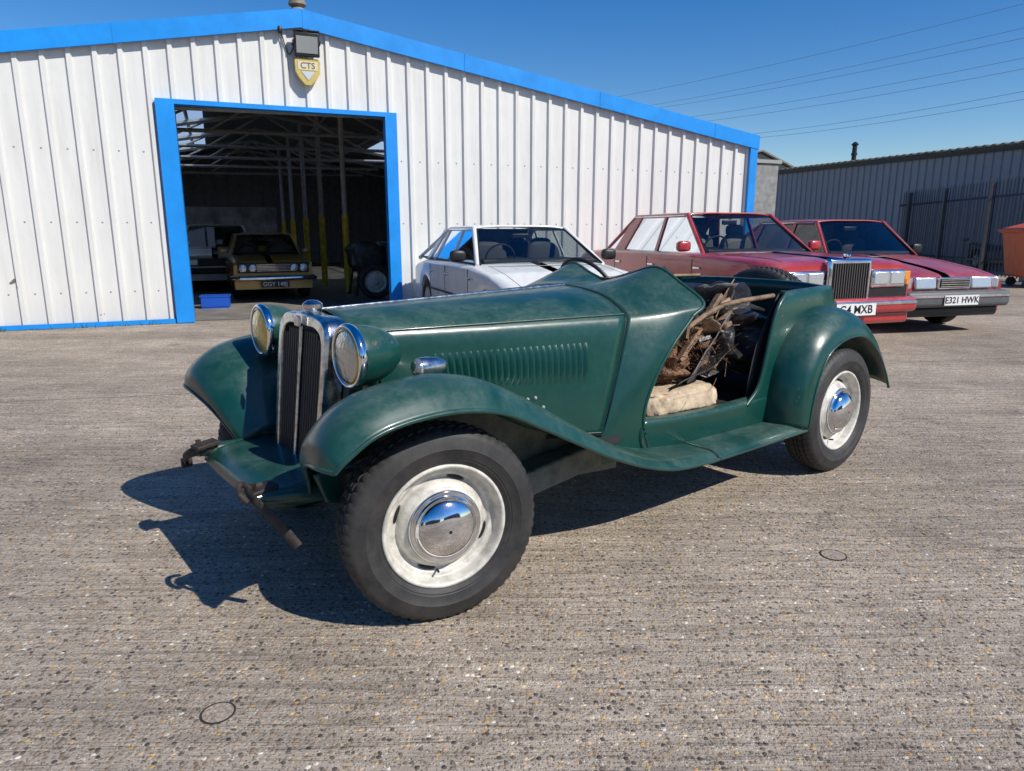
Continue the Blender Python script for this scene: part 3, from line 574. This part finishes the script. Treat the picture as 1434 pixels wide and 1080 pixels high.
corr('front_cladding_left',-6.0,.06,0.03,tz,SH,CLAD);corr('front_cladding_over_door',.06,3.09,2.86,tz,SH,CLAD);corr('front_cladding_right',3.09,9.62,.03,tz,SH,CLAD)
DEP=18
def beam(name,sa,sb,yo,h,t,mat,z0=0):
    V=[]
    for s in (sa,sb):
        z=roofz(s)+z0
        V+=[(s,yo-t,z-h),(s,yo,z-h),(s,yo,z),(s,yo-t,z)]
    return mesh(name,V,[(0,1,2,3),(4,7,6,5),(0,4,5,1),(1,5,6,2),(2,6,7,3),(3,7,4,0)],mat,SH,smooth=False)
beam('bargeboard_left',-6.05,1.87,-.05,.235,.05,BLUE);beam('bargeboard_right',1.87,9.80,-.05,.235,.05,BLUE)
for i in range(7):
    s_=-5+i*2.3;beam('bargeboard_lap_%d'%i,s_,s_+.05,-.101,.24,.004,BLUE)
box('corner_trim',(9.70,-.03,1.42),(.16,.12,2.72),BLUE,SH)
box('base_strip_left',(-3.0,-.05,.035),(5.98,.03,.06),BLUE,SH);box('base_strip_right',(6.4,-.05,.035),(6.4,.03,.06),BLUE,SH)
box('door_jamb_left',(.11,-.02,1.43),(.22,.16,2.84),BLUE,SH);box('door_jamb_right',(3.065,-.02,1.43),(.17,.16,2.84),BLUE,SH)
box('door_head',(1.575,-.02,2.88),(3.15,.16,.06),BLUE,SH)
box('door_reveal_left',(.205,.17,1.42),(.03,.22,2.82),BLUE,SH)
V=[];F=[]
for z in (.45,1.35,2.25):
    for k in range(-20,34):
        s_=k*.285+.09
        if .0<s_<3.2 or s_>9.55 or s_<-5.9: continue
        q=len(V);r=.010
        for dx,dy,dz in ((-r,0,-r),(r,0,-r),(r,0,r),(-r,0,r),(0,-.008,0)): V.append((s_+dx,-.001+dy,z+dz))
        F+=[(q,q+1,q+4),(q+1,q+2,q+4),(q+2,q+3,q+4),(q+3,q,q+4)]
mesh('cladding_fixings',V,F,simple('fixing_grey',(.25,.25,.25),.5),SH,smooth=False,fix=False)
def quad(name,pts,mat,parent=SH,thick=.03): return mesh(name,pts,[(0,1,2,3)],mat,parent,smooth=False,thick=thick)
LIN=simple('inner_lining',(.26,.26,.24),.85,var=.2)
SKY=bpy.data.materials.new('translucent_rooflight');SKY.use_nodes=True
N=SKY.node_tree.nodes;L=SKY.node_tree.links;N.clear();oo=N.new('ShaderNodeOutputMaterial');mxs=N.new('ShaderNodeMixShader');mxs.inputs[0].default_value=.5
t1=N.new('ShaderNodeBsdfTranslucent');t1.inputs[0].default_value=(.45,.52,.60,1);t2=N.new('ShaderNodeBsdfTransparent');t2.inputs[0].default_value=(.5,.56,.62,1)
L.new(t1.outputs[0],mxs.inputs[1]);L.new(t2.outputs[0],mxs.inputs[2]);L.new(mxs.outputs[0],oo.inputs[0])
def rl(y0,y1,s0,s1,mat,nm): quad(nm,[(s0,y0,roofz(s0)-.03),(s1,y0,roofz(s1)-.03),(s1,y1,roofz(s1)-.03),(s0,y1,roofz(s0)-.03)],mat,thick=.0 if mat is SKY else .02)
rl(-.03,7.0,-6.0,1.87,ROOFM,'roof_left_a')
rl(7.0,14.5,-6,-1.5,ROOFM,'roof_left_b');rl(7.0,14.5,-1.5,.55,SKY,'rooflight');rl(7.0,14.5,.55,1.87,ROOFM,'roof_left_c')
rl(14.5,DEP,-6,1.87,ROOFM,'roof_left_d')
rl(-.03,5.0,1.87,9.78,ROOFM,'roof_right_a');rl(5,12,1.87,5,ROOFM,'roof_right_b');rl(5,12,5,6.4,SKY,'added_rooflight_right');rl(5,12,6.4,9.78,ROOFM,'roof_right_c');rl(12,DEP,1.87,9.78,ROOFM,'roof_right_d')  # right-hand rooflight is an added opening to brighten the shed interior
quad('side_wall_right',[(9.76,.02,0),(9.76,DEP,0),(9.76,DEP,2.88),(9.76,.02,2.88)],CLAD)
quad('side_wall_left',[(-5.97,.02,0),(-5.97,DEP,0),(-5.97,DEP,2.7),(-5.97,.02,2.7)],LIN)
corr('rear_wall',-5.95,9.74,.0,lambda s:roofz(s)-.05,SH,LIN,yo=DEP-.05,per=.4)
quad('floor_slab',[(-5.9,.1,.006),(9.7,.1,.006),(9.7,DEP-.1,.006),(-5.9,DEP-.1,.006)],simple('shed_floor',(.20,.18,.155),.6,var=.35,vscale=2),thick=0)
for i,y in enumerate((2.4,5.2,8.0,10.8,13.6,16.4)):
    for sgn,(sa,sb) in enumerate(((-5.9,1.87),(1.87,9.7))):
        tube('rafter_%d_%d'%(i,sgn),[(sa,y,roofz(sa)-.18),(sb,y,roofz(sb)-.18)],.06,STEEL,SH,seg=4)
    tube('tie_%d'%i,[(-2.0,y,3.15),(5.8,y,3.25)],.04,STEEL,SH,seg=4)
    for q,(a,b) in enumerate(((-.6,.6),(.6,1.87),(3.2,1.87),(4.4,3.2))): tube('web_%d_%d'%(i,q),[(a,y,3.18),(b,y,roofz(b)-.2)],.025,STEEL,SH,seg=4)
for i,s in enumerate((-4,-2.6,-1.2,.2,3.2,4.6,6,7.4)): tube('purlin_%d'%i,[(s,.2,roofz(s)-.10),(s,DEP-.1,roofz(s)-.10)],.04,STEEL,SH,seg=4)
YEL=simple('yellow_post_paint',(.75,.52,.03),.5,var=.3)
for i,(y,s) in enumerate(((4.05,3.03),(6.1,2.85),(8.3,2.75),(11,2.7),(14,2.7))):
    tube('post_%d_lower'%i,[(s,y,0),(s,y,1.55)],.068,YEL,SH);tube('post_%d_upper'%i,[(s,y,1.55),(s,y,roofz(s)-.2)],.05,STEEL,SH)
box('rear_mural',(.2,DEP-.12,1.55),(5.2,.04,1.1),simple('pale_mural',(.55,.56,.54),.7,var=.5,vscale=2),SH)
box('workbench',(5.2,7.5,.45),(2.2,.8,.9),DARK,SH,bevel=.02);box('storage_rack',(4.6,3.2,.9),(.8,1.6,1.8),DARK,SH,bevel=.02)
box('tool_cabinet',(3.9,5.5,.5),(.6,.7,1.0),simple('grey_cabinet',(.2,.21,.22),.5),SH,bevel=.02)
def shp(s,y,z=0): return (-4.62+s*math.cos(PH)-y*math.sin(PH),9.68+s*math.sin(PH)+y*math.cos(PH),z)
SW=empty('spare_tyre',shp(3.28,2.5),R(15));wheel(SW,'tyre',(0,0,.32),R(180),Rt=.32,w=.09,rim=.2,style='plain',tread=False,seg=48)
EN=empty('engine_on_stand',shp(3.3,3.4),R(30));lump('engine',(0,0,.75),(.35,.25,.28),simple('engine_metal',(.10,.10,.10),.5,.4,var=.5),.25,3,parent=EN,sub=3)
for i,(x,y) in enumerate(((-.3,-.25),(.3,-.25),(-.3,.25),(.3,.25))): tube('leg_%d'%i,[(x,y,0),(x*.7,y*.7,.6)],.025,RUST,EN,seg=6)
CR=empty('storage_crate',shp(.50,1.9),R(18));CB=simple('blue_crate_plastic',(.01,.08,.45),.4)
box('base',(0,0,.02),(.42,.30,.03),CB,CR)
for i,(x,y,a,b) in enumerate(((0,.15,.42,.02),(0,-.15,.42,.02),(.21,0,.02,.28),(-.21,0,.02,.28))):
    box('side_%d'%i,(x,y,.11),(a,b,.15),CB,CR);box('rim_%d'%i,(x,y,.20),(a+.03,b+.02,.02),CB,CR)
CW=empty('ridge_cowl',shp(1.87,.1,4.15),PH);lathe('cowl',[(.10,0),(.11,.03),(.07,.07),(.12,.10),(.10,.17),(.0005,.2)],simple('cowl_stone',(.22,.18,.13),.8,var=.4),CW,seg=20,M=Matrix.Rotation(R(90),4,'X'))
FL=empty('floodlight',shp(1.93,-.06,3.70),PH)
box('housing',(0,-.10,0),(.33,.07,.30),BLACK,FL,bevel=.012,rot=(.12,0,0));box('lens',(0,-.140,-.01),(.28,.006,.21),simple('flood_lens',(.25,.26,.26),.15,coat=.5),FL,rot=(.12,0,0))
for s in (1,-1): box('bracket_%d'%s,(s*.175,-.06,.03),(.012,.14,.05),BLACK,FL)
box('bracket_back',(0,.0,.03),(.36,.02,.06),BLACK,FL);box('visor',(0,-.11,.165),(.33,.12,.012),BLACK,FL)
tube('cable',[(-.15,.0,.0),(-.22,0,-.12),(-.27,.0,-.02),(-.30,0,.1),(-.32,0,.18)],.008,BLACK,FL,smoothn=5,seg=6)
lump('photocell',(-.33,-.03,.17),(.03,.03,.05),BLACK,.05,2,parent=FL,sub=2);tube('cable_low',[(-.1,0,-.05),(-.16,0,-.25),(-.05,0,-.34),(0,0,-.4)],.007,BLACK,FL,smoothn=5,seg=6)
AL=empty('alarm_box',shp(1.93,-.06,3.36),PH)
sh=[(-.17,.14),(-.15,.17),(.15,.17),(.17,.14),(.165,.0),(.12,-.08),(.04,-.17),(-.04,-.17),(-.12,-.08),(-.165,.0)]
def prism(name,pts,y0,y1,mat,parent):
    n=len(pts);V=[(a,y0,b) for a,b in pts]+[(a,y1,b) for a,b in pts];F=[tuple(range(n)),tuple(range(n,2*n))]+[(i,(i+1)%n,n+(i+1)%n,n+i) for i in range(n)]
    return mesh(name,V,F,mat,parent,smooth=False,bevel=.006)
prism('case',sh,0,-.08,simple('alarm_yellow',(.55,.42,.12),.4,var=.1),AL);prism('panel',[(-.13,.13),(.13,.13),(.13,.02),(-.13,.02)],-.081,-.086,simple('alarm_cream',(.62,.58,.40),.4),AL)
prism('triangle',[(-.09,.0),(.09,.0),(0,-.11)],-.081,-.087,simple('alarm_grey',(.5,.55,.6),.4),AL);text('label','CTS',.11,simple('label_brown',(.15,.1,.04),.5),AL,(0,-.088,.075),(R(90),0,0))
# ================================================================ right background
W2=empty('corrugated_warehouse');p0=Vector((10.9,35.6,0));p1=Vector((19.6,12.4,0));d=(p1-p0);LEN=d.length;W2.location=p0;W2.rotation_euler=(0,0,math.atan2(d.y,d.x))
corr('wall',0,LEN,0,lambda s:3.85,W2,CLADG,per=.3,dep=.04)
V=[];n=int(LEN/.075)
for i in range(n+1):
    s=i*LEN/n;z=3.90+.035*math.sin(s*2*math.pi/.3);V+=[(s,-.25,z),(s,7,z+.25)]
mesh('roof',V,grid_faces(n+1,2),simple('old_roof_sheet',(.26,.25,.22),.85,var=.4,vscale=1),W2,thick=.012)
box('end_wall',(0.05,3,1.9),(.05,6,3.8),CLADG,W2);box('eaves_beam',(LEN/2,-.07,3.76),(LEN,.05,.12),BLACK,W2)
G2=empty('gabled_warehouse',(16.6,50,-.6),R(12));GG=simple('grey_green_sheet',(.23,.25,.22),.8,var=.2)
mesh('walls',[(-4.2,0,0),(5,0,0),(5,0,5.0),(.3,0,7.0),(-4.2,0,5.9),(-4.2,14,0),(5,14,0),(5,14,5.0),(.3,14,7.0),(-4.2,14,5.9)],[(0,1,2,3,4),(5,6,7,8,9),(0,4,9,5),(1,6,7,2)],GG,G2,smooth=False)
mesh('roof',[(-4.5,-.3,5.9),(.3,-.3,7.15),(5.4,-.3,5.0),(-4.5,14,5.9),(.3,14,7.15),(5.4,14,5.0)],[(0,1,4,3),(1,2,5,4)],ROOFM,G2,smooth=False,thick=.1)
for i in range(14): box('rib_%d'%i,(-3.9+i*.6,-.04,2.5),(.06,.05,4.9),GG,G2)
CP=empty('chimney_pipe',(15.1,32.5,3.7));tube('flue',[(0,0,0),(0,0,1.2)],.10,BLACK,CP,seg=14);lathe('cap',[(.14,0),(.15,.05),(.05,.14),(.0005,.15)],BLACK,CP,seg=16,M=Matrix.Translation((0,0,1.22))@Matrix.Rotation(R(90),4,'X'));tube('collar',[(0,0,.8),(0,0,.9)],.13,BLACK,CP,seg=14)
BW=empty('block_wall',(5.1,15.2,0),PH);box('wall',(.0,0,1.3),(.9,.2,2.6),simple('grey_block',(.22,.22,.21),.9,var=.3,bump=.5),BW,bevel=.01);box('coping',(0,0,2.64),(1.0,.28,.07),simple('coping_grey',(.3,.3,.28),.9),BW)
FN=empty('palisade_fence');FM=simple('fence_steel',(.05,.053,.06),.5,.2,var=.3)
a=Vector((14.6,28.5,0));b=Vector((12.7,17.0,0));b2=Vector((15.5,10.0,0))
def pales(a,b,h,tag):
    d=b-a;Ln=d.length;u=d/Ln;n=int(Ln/.19);V=[];F=[];ag=math.atan2(u.y,u.x);nn=Vector((-u.y,u.x,0))
    for i in range(n+1):
        c=a+u*(i*Ln/n);w=.034
        for k,(o,zt) in enumerate(((-w,h-.12),(0,h),(w,h-.12))):
            off_=nn*(.015 if k==1 else 0);V+=[tuple(c+u*o+off_+Vector((0,0,.05))),tuple(c+u*o+off_+Vector((0,0,zt)))]
        q=len(V)-6;F+=[(q,q+2,q+3,q+1),(q+2,q+4,q+5,q+3)]
    mesh('pales_'+tag,V,F,FM,FN,smooth=False,thick=.006,fix=False)
    for z in (.45,h-.5): tube('rail_%s_%g'%(tag,z),[a-nn*.03+Vector((0,0,z)),b-nn*.03+Vector((0,0,z))],.03,FM,FN,seg=4)
    m=max(1,int(Ln/2.75))
    for i in range(m+1):
        c=a+d*i/m-nn*.08;box('post_%s_%d'%(tag,i),(c.x,c.y,(h-.1)/2),(.10,.10,h-.1),FM,FN,rot=(0,0,ag))
pales(a,b,2.65,'a');pales(b,b2,2.75,'b')
box('gate_post',(12.75,17.6,1.45),(.22,.22,2.9),simple('gate_post_grey',(.2,.21,.23),.6),FN,bevel=.01)
OB=empty('waste_container',(11.95,16.0,0),R(-15),1.12);OR=simple('orange_plastic',(.62,.10,.02),.5,var=.2)
mesh('bin_body',[(-.5,-.5,.2),(.5,-.5,.2),(.5,.5,.2),(-.5,.5,.2),(-.62,-.6,1.1),(.62,-.6,1.1),(.62,.6,1.1),(-.62,.6,1.1)],[(0,3,2,1),(4,5,6,7),(0,1,5,4),(1,2,6,5),(2,3,7,6),(3,0,4,7)],OR,OB,bevel=.04)
patch('lid',[[(-.68,-.66,1.12),(-.68,0,1.12),(-.68,.66,1.12)],[(0,-.66,1.27),(0,0,1.30),(0,.66,1.27)],[(.68,-.66,1.12),(.68,0,1.12),(.68,.66,1.12)]],OR,OB,5,5,thick=.04)
box('bin_rim',(0,0,1.10),(1.32,1.28,.05),OR,OB,bevel=.01)
for i,(x,y) in enumerate(((-.4,-.4),(.4,-.4),(.4,.4),(-.4,.4))): lathe('castor_%d'%i,[(.0005,-.03),(.09,-.03),(.09,.03),(.0005,.03)],BLACK,OB,seg=20,M=Matrix.Translation((x,y,.09)))
for i in range(4): box('bin_rib_%d'%i,(-.36+i*.24,-.575,.68),(.03,.05,.7),OR,OB,rot=(.11,0,0))
WR=empty('overhead_wires');WM=simple('wire',(.14,.17,.22),.6)
for i,(xl,zl,zr) in enumerate(((10.5,12.1,12.8),(11.2,11.1,11.6),(11.5,10.85,11.1),(14.3,10.2,10.1),(14.9,9.8,9.55),(19.3,8.9,8.4),(19.7,8.6,8.0))):
    A_=Vector((xl,60,zl));B_=Vector((26.7,40,zr));dv=B_-A_;pts=[]
    for t in np.linspace(-.6,1.6,24): p=A_+dv*t;pts.append((p.x,p.y,p.z-.35*t*(1-t)*2))
    tube('wire_%d'%i,pts,.011,WM,WR,seg=5)
TL=empty('unseen_reflection_buildings');BM=simple('reflection_building',(.20,.19,.18),.9,var=.3,vscale=.2)  # out-of-view buildings, added to give the chrome something to reflect
for i,(x,y,w,dd,h) in enumerate(((-30,-30,26,10,6),(2,-42,30,10,5),(34,-28,16,24,6),(-42,4,12,30,6))):
    mesh('unit_%d'%i,[(x-w/2,y-dd/2,0),(x+w/2,y-dd/2,0),(x+w/2,y+dd/2,0),(x-w/2,y+dd/2,0),(x-w/2,y-dd/2,h),(x+w/2,y-dd/2,h),(x+w/2,y+dd/2,h),(x-w/2,y+dd/2,h),(x,y-dd/2,h+1.5),(x,y+dd/2,h+1.5)],[(0,1,5,8,4),(2,3,7,9,6),(1,2,6,5),(3,0,4,7),(4,8,9,7),(5,6,9,8)],BM,TL,smooth=False)
# ================================================================ ground
m,nt,N,L,P=newmat('exposed_aggregate_concrete');tc=N.new('ShaderNodeTexCoord').outputs['Object']
def vor(scale,feat='F1'):
    v=N.new('ShaderNodeTexVoronoi');v.feature=feat;v.inputs['Scale'].default_value=scale;v.voronoi_dimensions='2D';L.new(tc,v.inputs['Vector']);return v
v1=vor(62);v2=vor(165)
sp=N.new('ShaderNodeSeparateColor');L.new(v1.outputs['Color'],sp.inputs[0]);sp2=N.new('ShaderNodeSeparateColor');L.new(v2.outputs['Color'],sp2.inputs[0])
stone=ramp(N,L,sp.outputs[0],[(0,(.08,.065,.055)),(.2,(.22,.175,.13)),(.4,(.46,.36,.26)),(.6,(.30,.20,.12)),(.8,(.50,.42,.33)),(.93,(.62,.38,.13)),(1,(.88,.82,.70))])
st2=ramp(N,L,sp2.outputs[1],[(0,(.13,.105,.08)),(.5,(.38,.31,.23)),(.9,(.54,.46,.35)),(1,(.78,.71,.61))])
mort=mixc(N,L,noisen(N,L,tc,30,2,.7),(.34,.275,.21),(.50,.42,.33))
isst=math_node(N,L,'LESS_THAN',v1.outputs['Distance'],.42);pick=math_node(N,L,'GREATER_THAN',sp.outputs[1],.5);k1=math_node(N,L,'MULTIPLY',isst,pick)
isst2=math_node(N,L,'LESS_THAN',v2.outputs['Distance'],.45);pick2=math_node(N,L,'GREATER_THAN',sp2.outputs[2],.4);k2=math_node(N,L,'MULTIPLY',isst2,pick2)
c=mixc(N,L,k2,mort,st2);c=mixc(N,L,k1,c,stone)
big=noisen(N,L,tc,.45,4,.6);mid=noisen(N,L,tc,2.6,4,.65,.3)
bk=ramp(N,L,big,[(.35,.78),(.65,1.10)]);mk=ramp(N,L,mid,[(.3,.80),(.7,1.12)])
def mulc(a,b):
    n=N.new('ShaderNodeMix');n.data_type='RGBA';n.blend_type='MULTIPLY';n.inputs[0].default_value=1;L.new(a,n.inputs[6]);L.new(b,n.inputs[7]);return n.outputs[2]
c=mulc(c,bk);c=mulc(c,mk)
mp=N.new('ShaderNodeMapping');mp.inputs['Rotation'].default_value=(0,0,R(-12));mp.inputs['Scale'].default_value=(.9,12,1);L.new(tc,mp.inputs['Vector'])
wv=noisen(N,L,mp.outputs['Vector'],2.4,3,.6,.6)
wr_=ramp(N,L,wv,[(.36,0.),(.62,1.)])
c=mulc(c,ramp(N,L,wr_,[(0,.78),(1,1.05)]))
mpt=N.new('ShaderNodeMapping');mpt.inputs['Rotation'].default_value=(0,0,R(32));mpt.inputs['Scale'].default_value=(.12,1.6,1);L.new(tc,mpt.inputs['Vector'])
tr_=noisen(N,L,mpt.outputs['Vector'],1.1,3,.55,.4);c=mulc(c,ramp(N,L,tr_,[(.36,.80),(.5,1.02)]))
st_=noisen(N,L,tc,1.3,3,.5,1.2);c=mulc(c,ramp(N,L,st_,[(.24,.62),(.33,1.)]))
sx=N.new('ShaderNodeSeparateXYZ');mpj=N.new('ShaderNodeMapping');mpj.inputs['Rotation'].default_value=(0,0,R(-12));L.new(tc,mpj.inputs['Vector']);L.new(mpj.outputs['Vector'],sx.inputs[0])
jm=math_node(N,L,'PINGPONG',math_node(N,L,'ADD',sx.outputs['Y'],-.55),2.6);jl=math_node(N,L,'LESS_THAN',jm,.010)
c=mixc(N,L,math_node(N,L,'MULTIPLY',jl,.7),c,(.09,.075,.06))
L.new(c,P.inputs['Base Color']);P.inputs['Roughness'].default_value=.85
h1=math_node(N,L,'SUBTRACT',.5,v1.outputs['Distance'],True);h1=math_node(N,L,'MULTIPLY',h1,k1);h2=math_node(N,L,'MULTIPLY',math_node(N,L,'SUBTRACT',.5,v2.outputs['Distance'],True),k2)
hh=math_node(N,L,'MULTIPLY',h2,.5);hh=math_node(N,L,'ADD',hh,h1);w3=math_node(N,L,'MULTIPLY',wr_,.8);hh=math_node(N,L,'ADD',hh,w3)
b=N.new('ShaderNodeBump');b.inputs['Strength'].default_value=.75;b.inputs['Distance'].default_value=.008;L.new(hh,b.inputs['Height']);L.new(b.outputs['Normal'],P.inputs['Normal'])
g=mesh('ground',[(-300,-300,0),(300,-300,0),(300,300,0),(-300,300,0)],[(0,1,2,3)],m,smooth=False,fix=False)
PG=simple('plug_gap',(.03,.027,.024),.9);PM=simple('plug_mortar',(.32,.26,.20),.9,var=.6,vscale=90,bump=.6)
def plug(x,y,r,i):
    e=empty('round_floor_plug',(x,y,.002));lathe('ring',[(r-.003,0),(r,.001),(r+.003,0)],PG,e,seg=40,M=Matrix.Rotation(R(90),4,'X'));lathe('disc',[(r-.003,.0005),(.0005,.0005)],PM,e,seg=40,M=Matrix.Rotation(R(90),4,'X'))
plug(-.775,1.625,.042,0);plug(1.26,2.55,.047,1)
V=[];F=[];rg=random.Random(11)
for k in range(900):
    x=rg.uniform(-6,8);y=rg.uniform(1.2,9);r=rg.uniform(.002,.006);q=len(V)
    for dx,dy,dz in ((1,0,0),(0,1,0),(-1,0,0),(0,-1,0),(0,0,1)): V.append((x+dx*r,y+dy*r,.001+dz*r))
    F+=[(q,q+1,q+4),(q+1,q+2,q+4),(q+2,q+3,q+4),(q+3,q,q+4)]
mesh('loose_grit',V,F,simple('grit',(.4,.35,.28),.9,var=.4,vscale=3),smooth=False,fix=False)
V=[];F=[]
for k in range(260):
    s=rg.choice([rg.gauss(-2.6,.25),rg.uniform(-6,-.2),rg.gauss(-2.2,.1)]);p=shp(s,-.09-abs(rg.gauss(0,.03)));h=rg.uniform(.02,.09);a=rg.uniform(0,6.28);q=len(V)
    V+=[(p[0]-.006,p[1],0),(p[0]+.006,p[1],0),(p[0]+math.cos(a)*.04,p[1]+math.sin(a)*.04,h)];F.append((q,q+1,q+2))
mesh('weeds',V,F,simple('weed_green',(.06,.12,.02),.7),smooth=False,fix=False)
# ================================================================ light & camera
el=R(43);az=math.atan2(-.58,.81)
D=Vector((math.cos(el)*math.cos(az),math.cos(el)*math.sin(az),math.sin(el)))
sd=bpy.data.lights.new('sun','SUN');sd.energy=5.0;sd.angle=R(.53);sd.color=(1,.96,.89);so=bpy.data.objects.new('sun',sd);COL.objects.link(so);so.rotation_euler=D.to_track_quat('Z','Y').to_euler()
w=bpy.data.worlds.new('World');scene.world=w;w.use_nodes=True;N=w.node_tree.nodes;L=w.node_tree.links
sk=N.new('ShaderNodeTexSky');sk.sky_type='NISHITA';sk.sun_disc=False;sk.sun_elevation=el;sk.sun_rotation=math.atan2(D.x,D.y);sk.altitude=0;sk.air_density=1.0;sk.dust_density=.2;sk.ozone_density=3.0
hs=N.new('ShaderNodeHueSaturation');hs.inputs['Saturation'].default_value=1.42;hs.inputs['Hue'].default_value=.51;L.new(sk.outputs[0],hs.inputs['Color'])
L.new(hs.outputs[0],N['Background'].inputs[0]);N['Background'].inputs[1].default_value=.118
cd=bpy.data.cameras.new('camera');cd.sensor_width=36;cd.lens=984.7/1434*36;cd.clip_start=.05;cd.clip_end=2000
co=bpy.data.objects.new('camera',cd);COL.objects.link(co);co.location=(0,0,1.242);co.rotation_euler=(R(90-12.4),0,0);scene.camera=co
scene.view_settings.view_transform='Standard';scene.view_settings.look='None';scene.view_settings.exposure=0
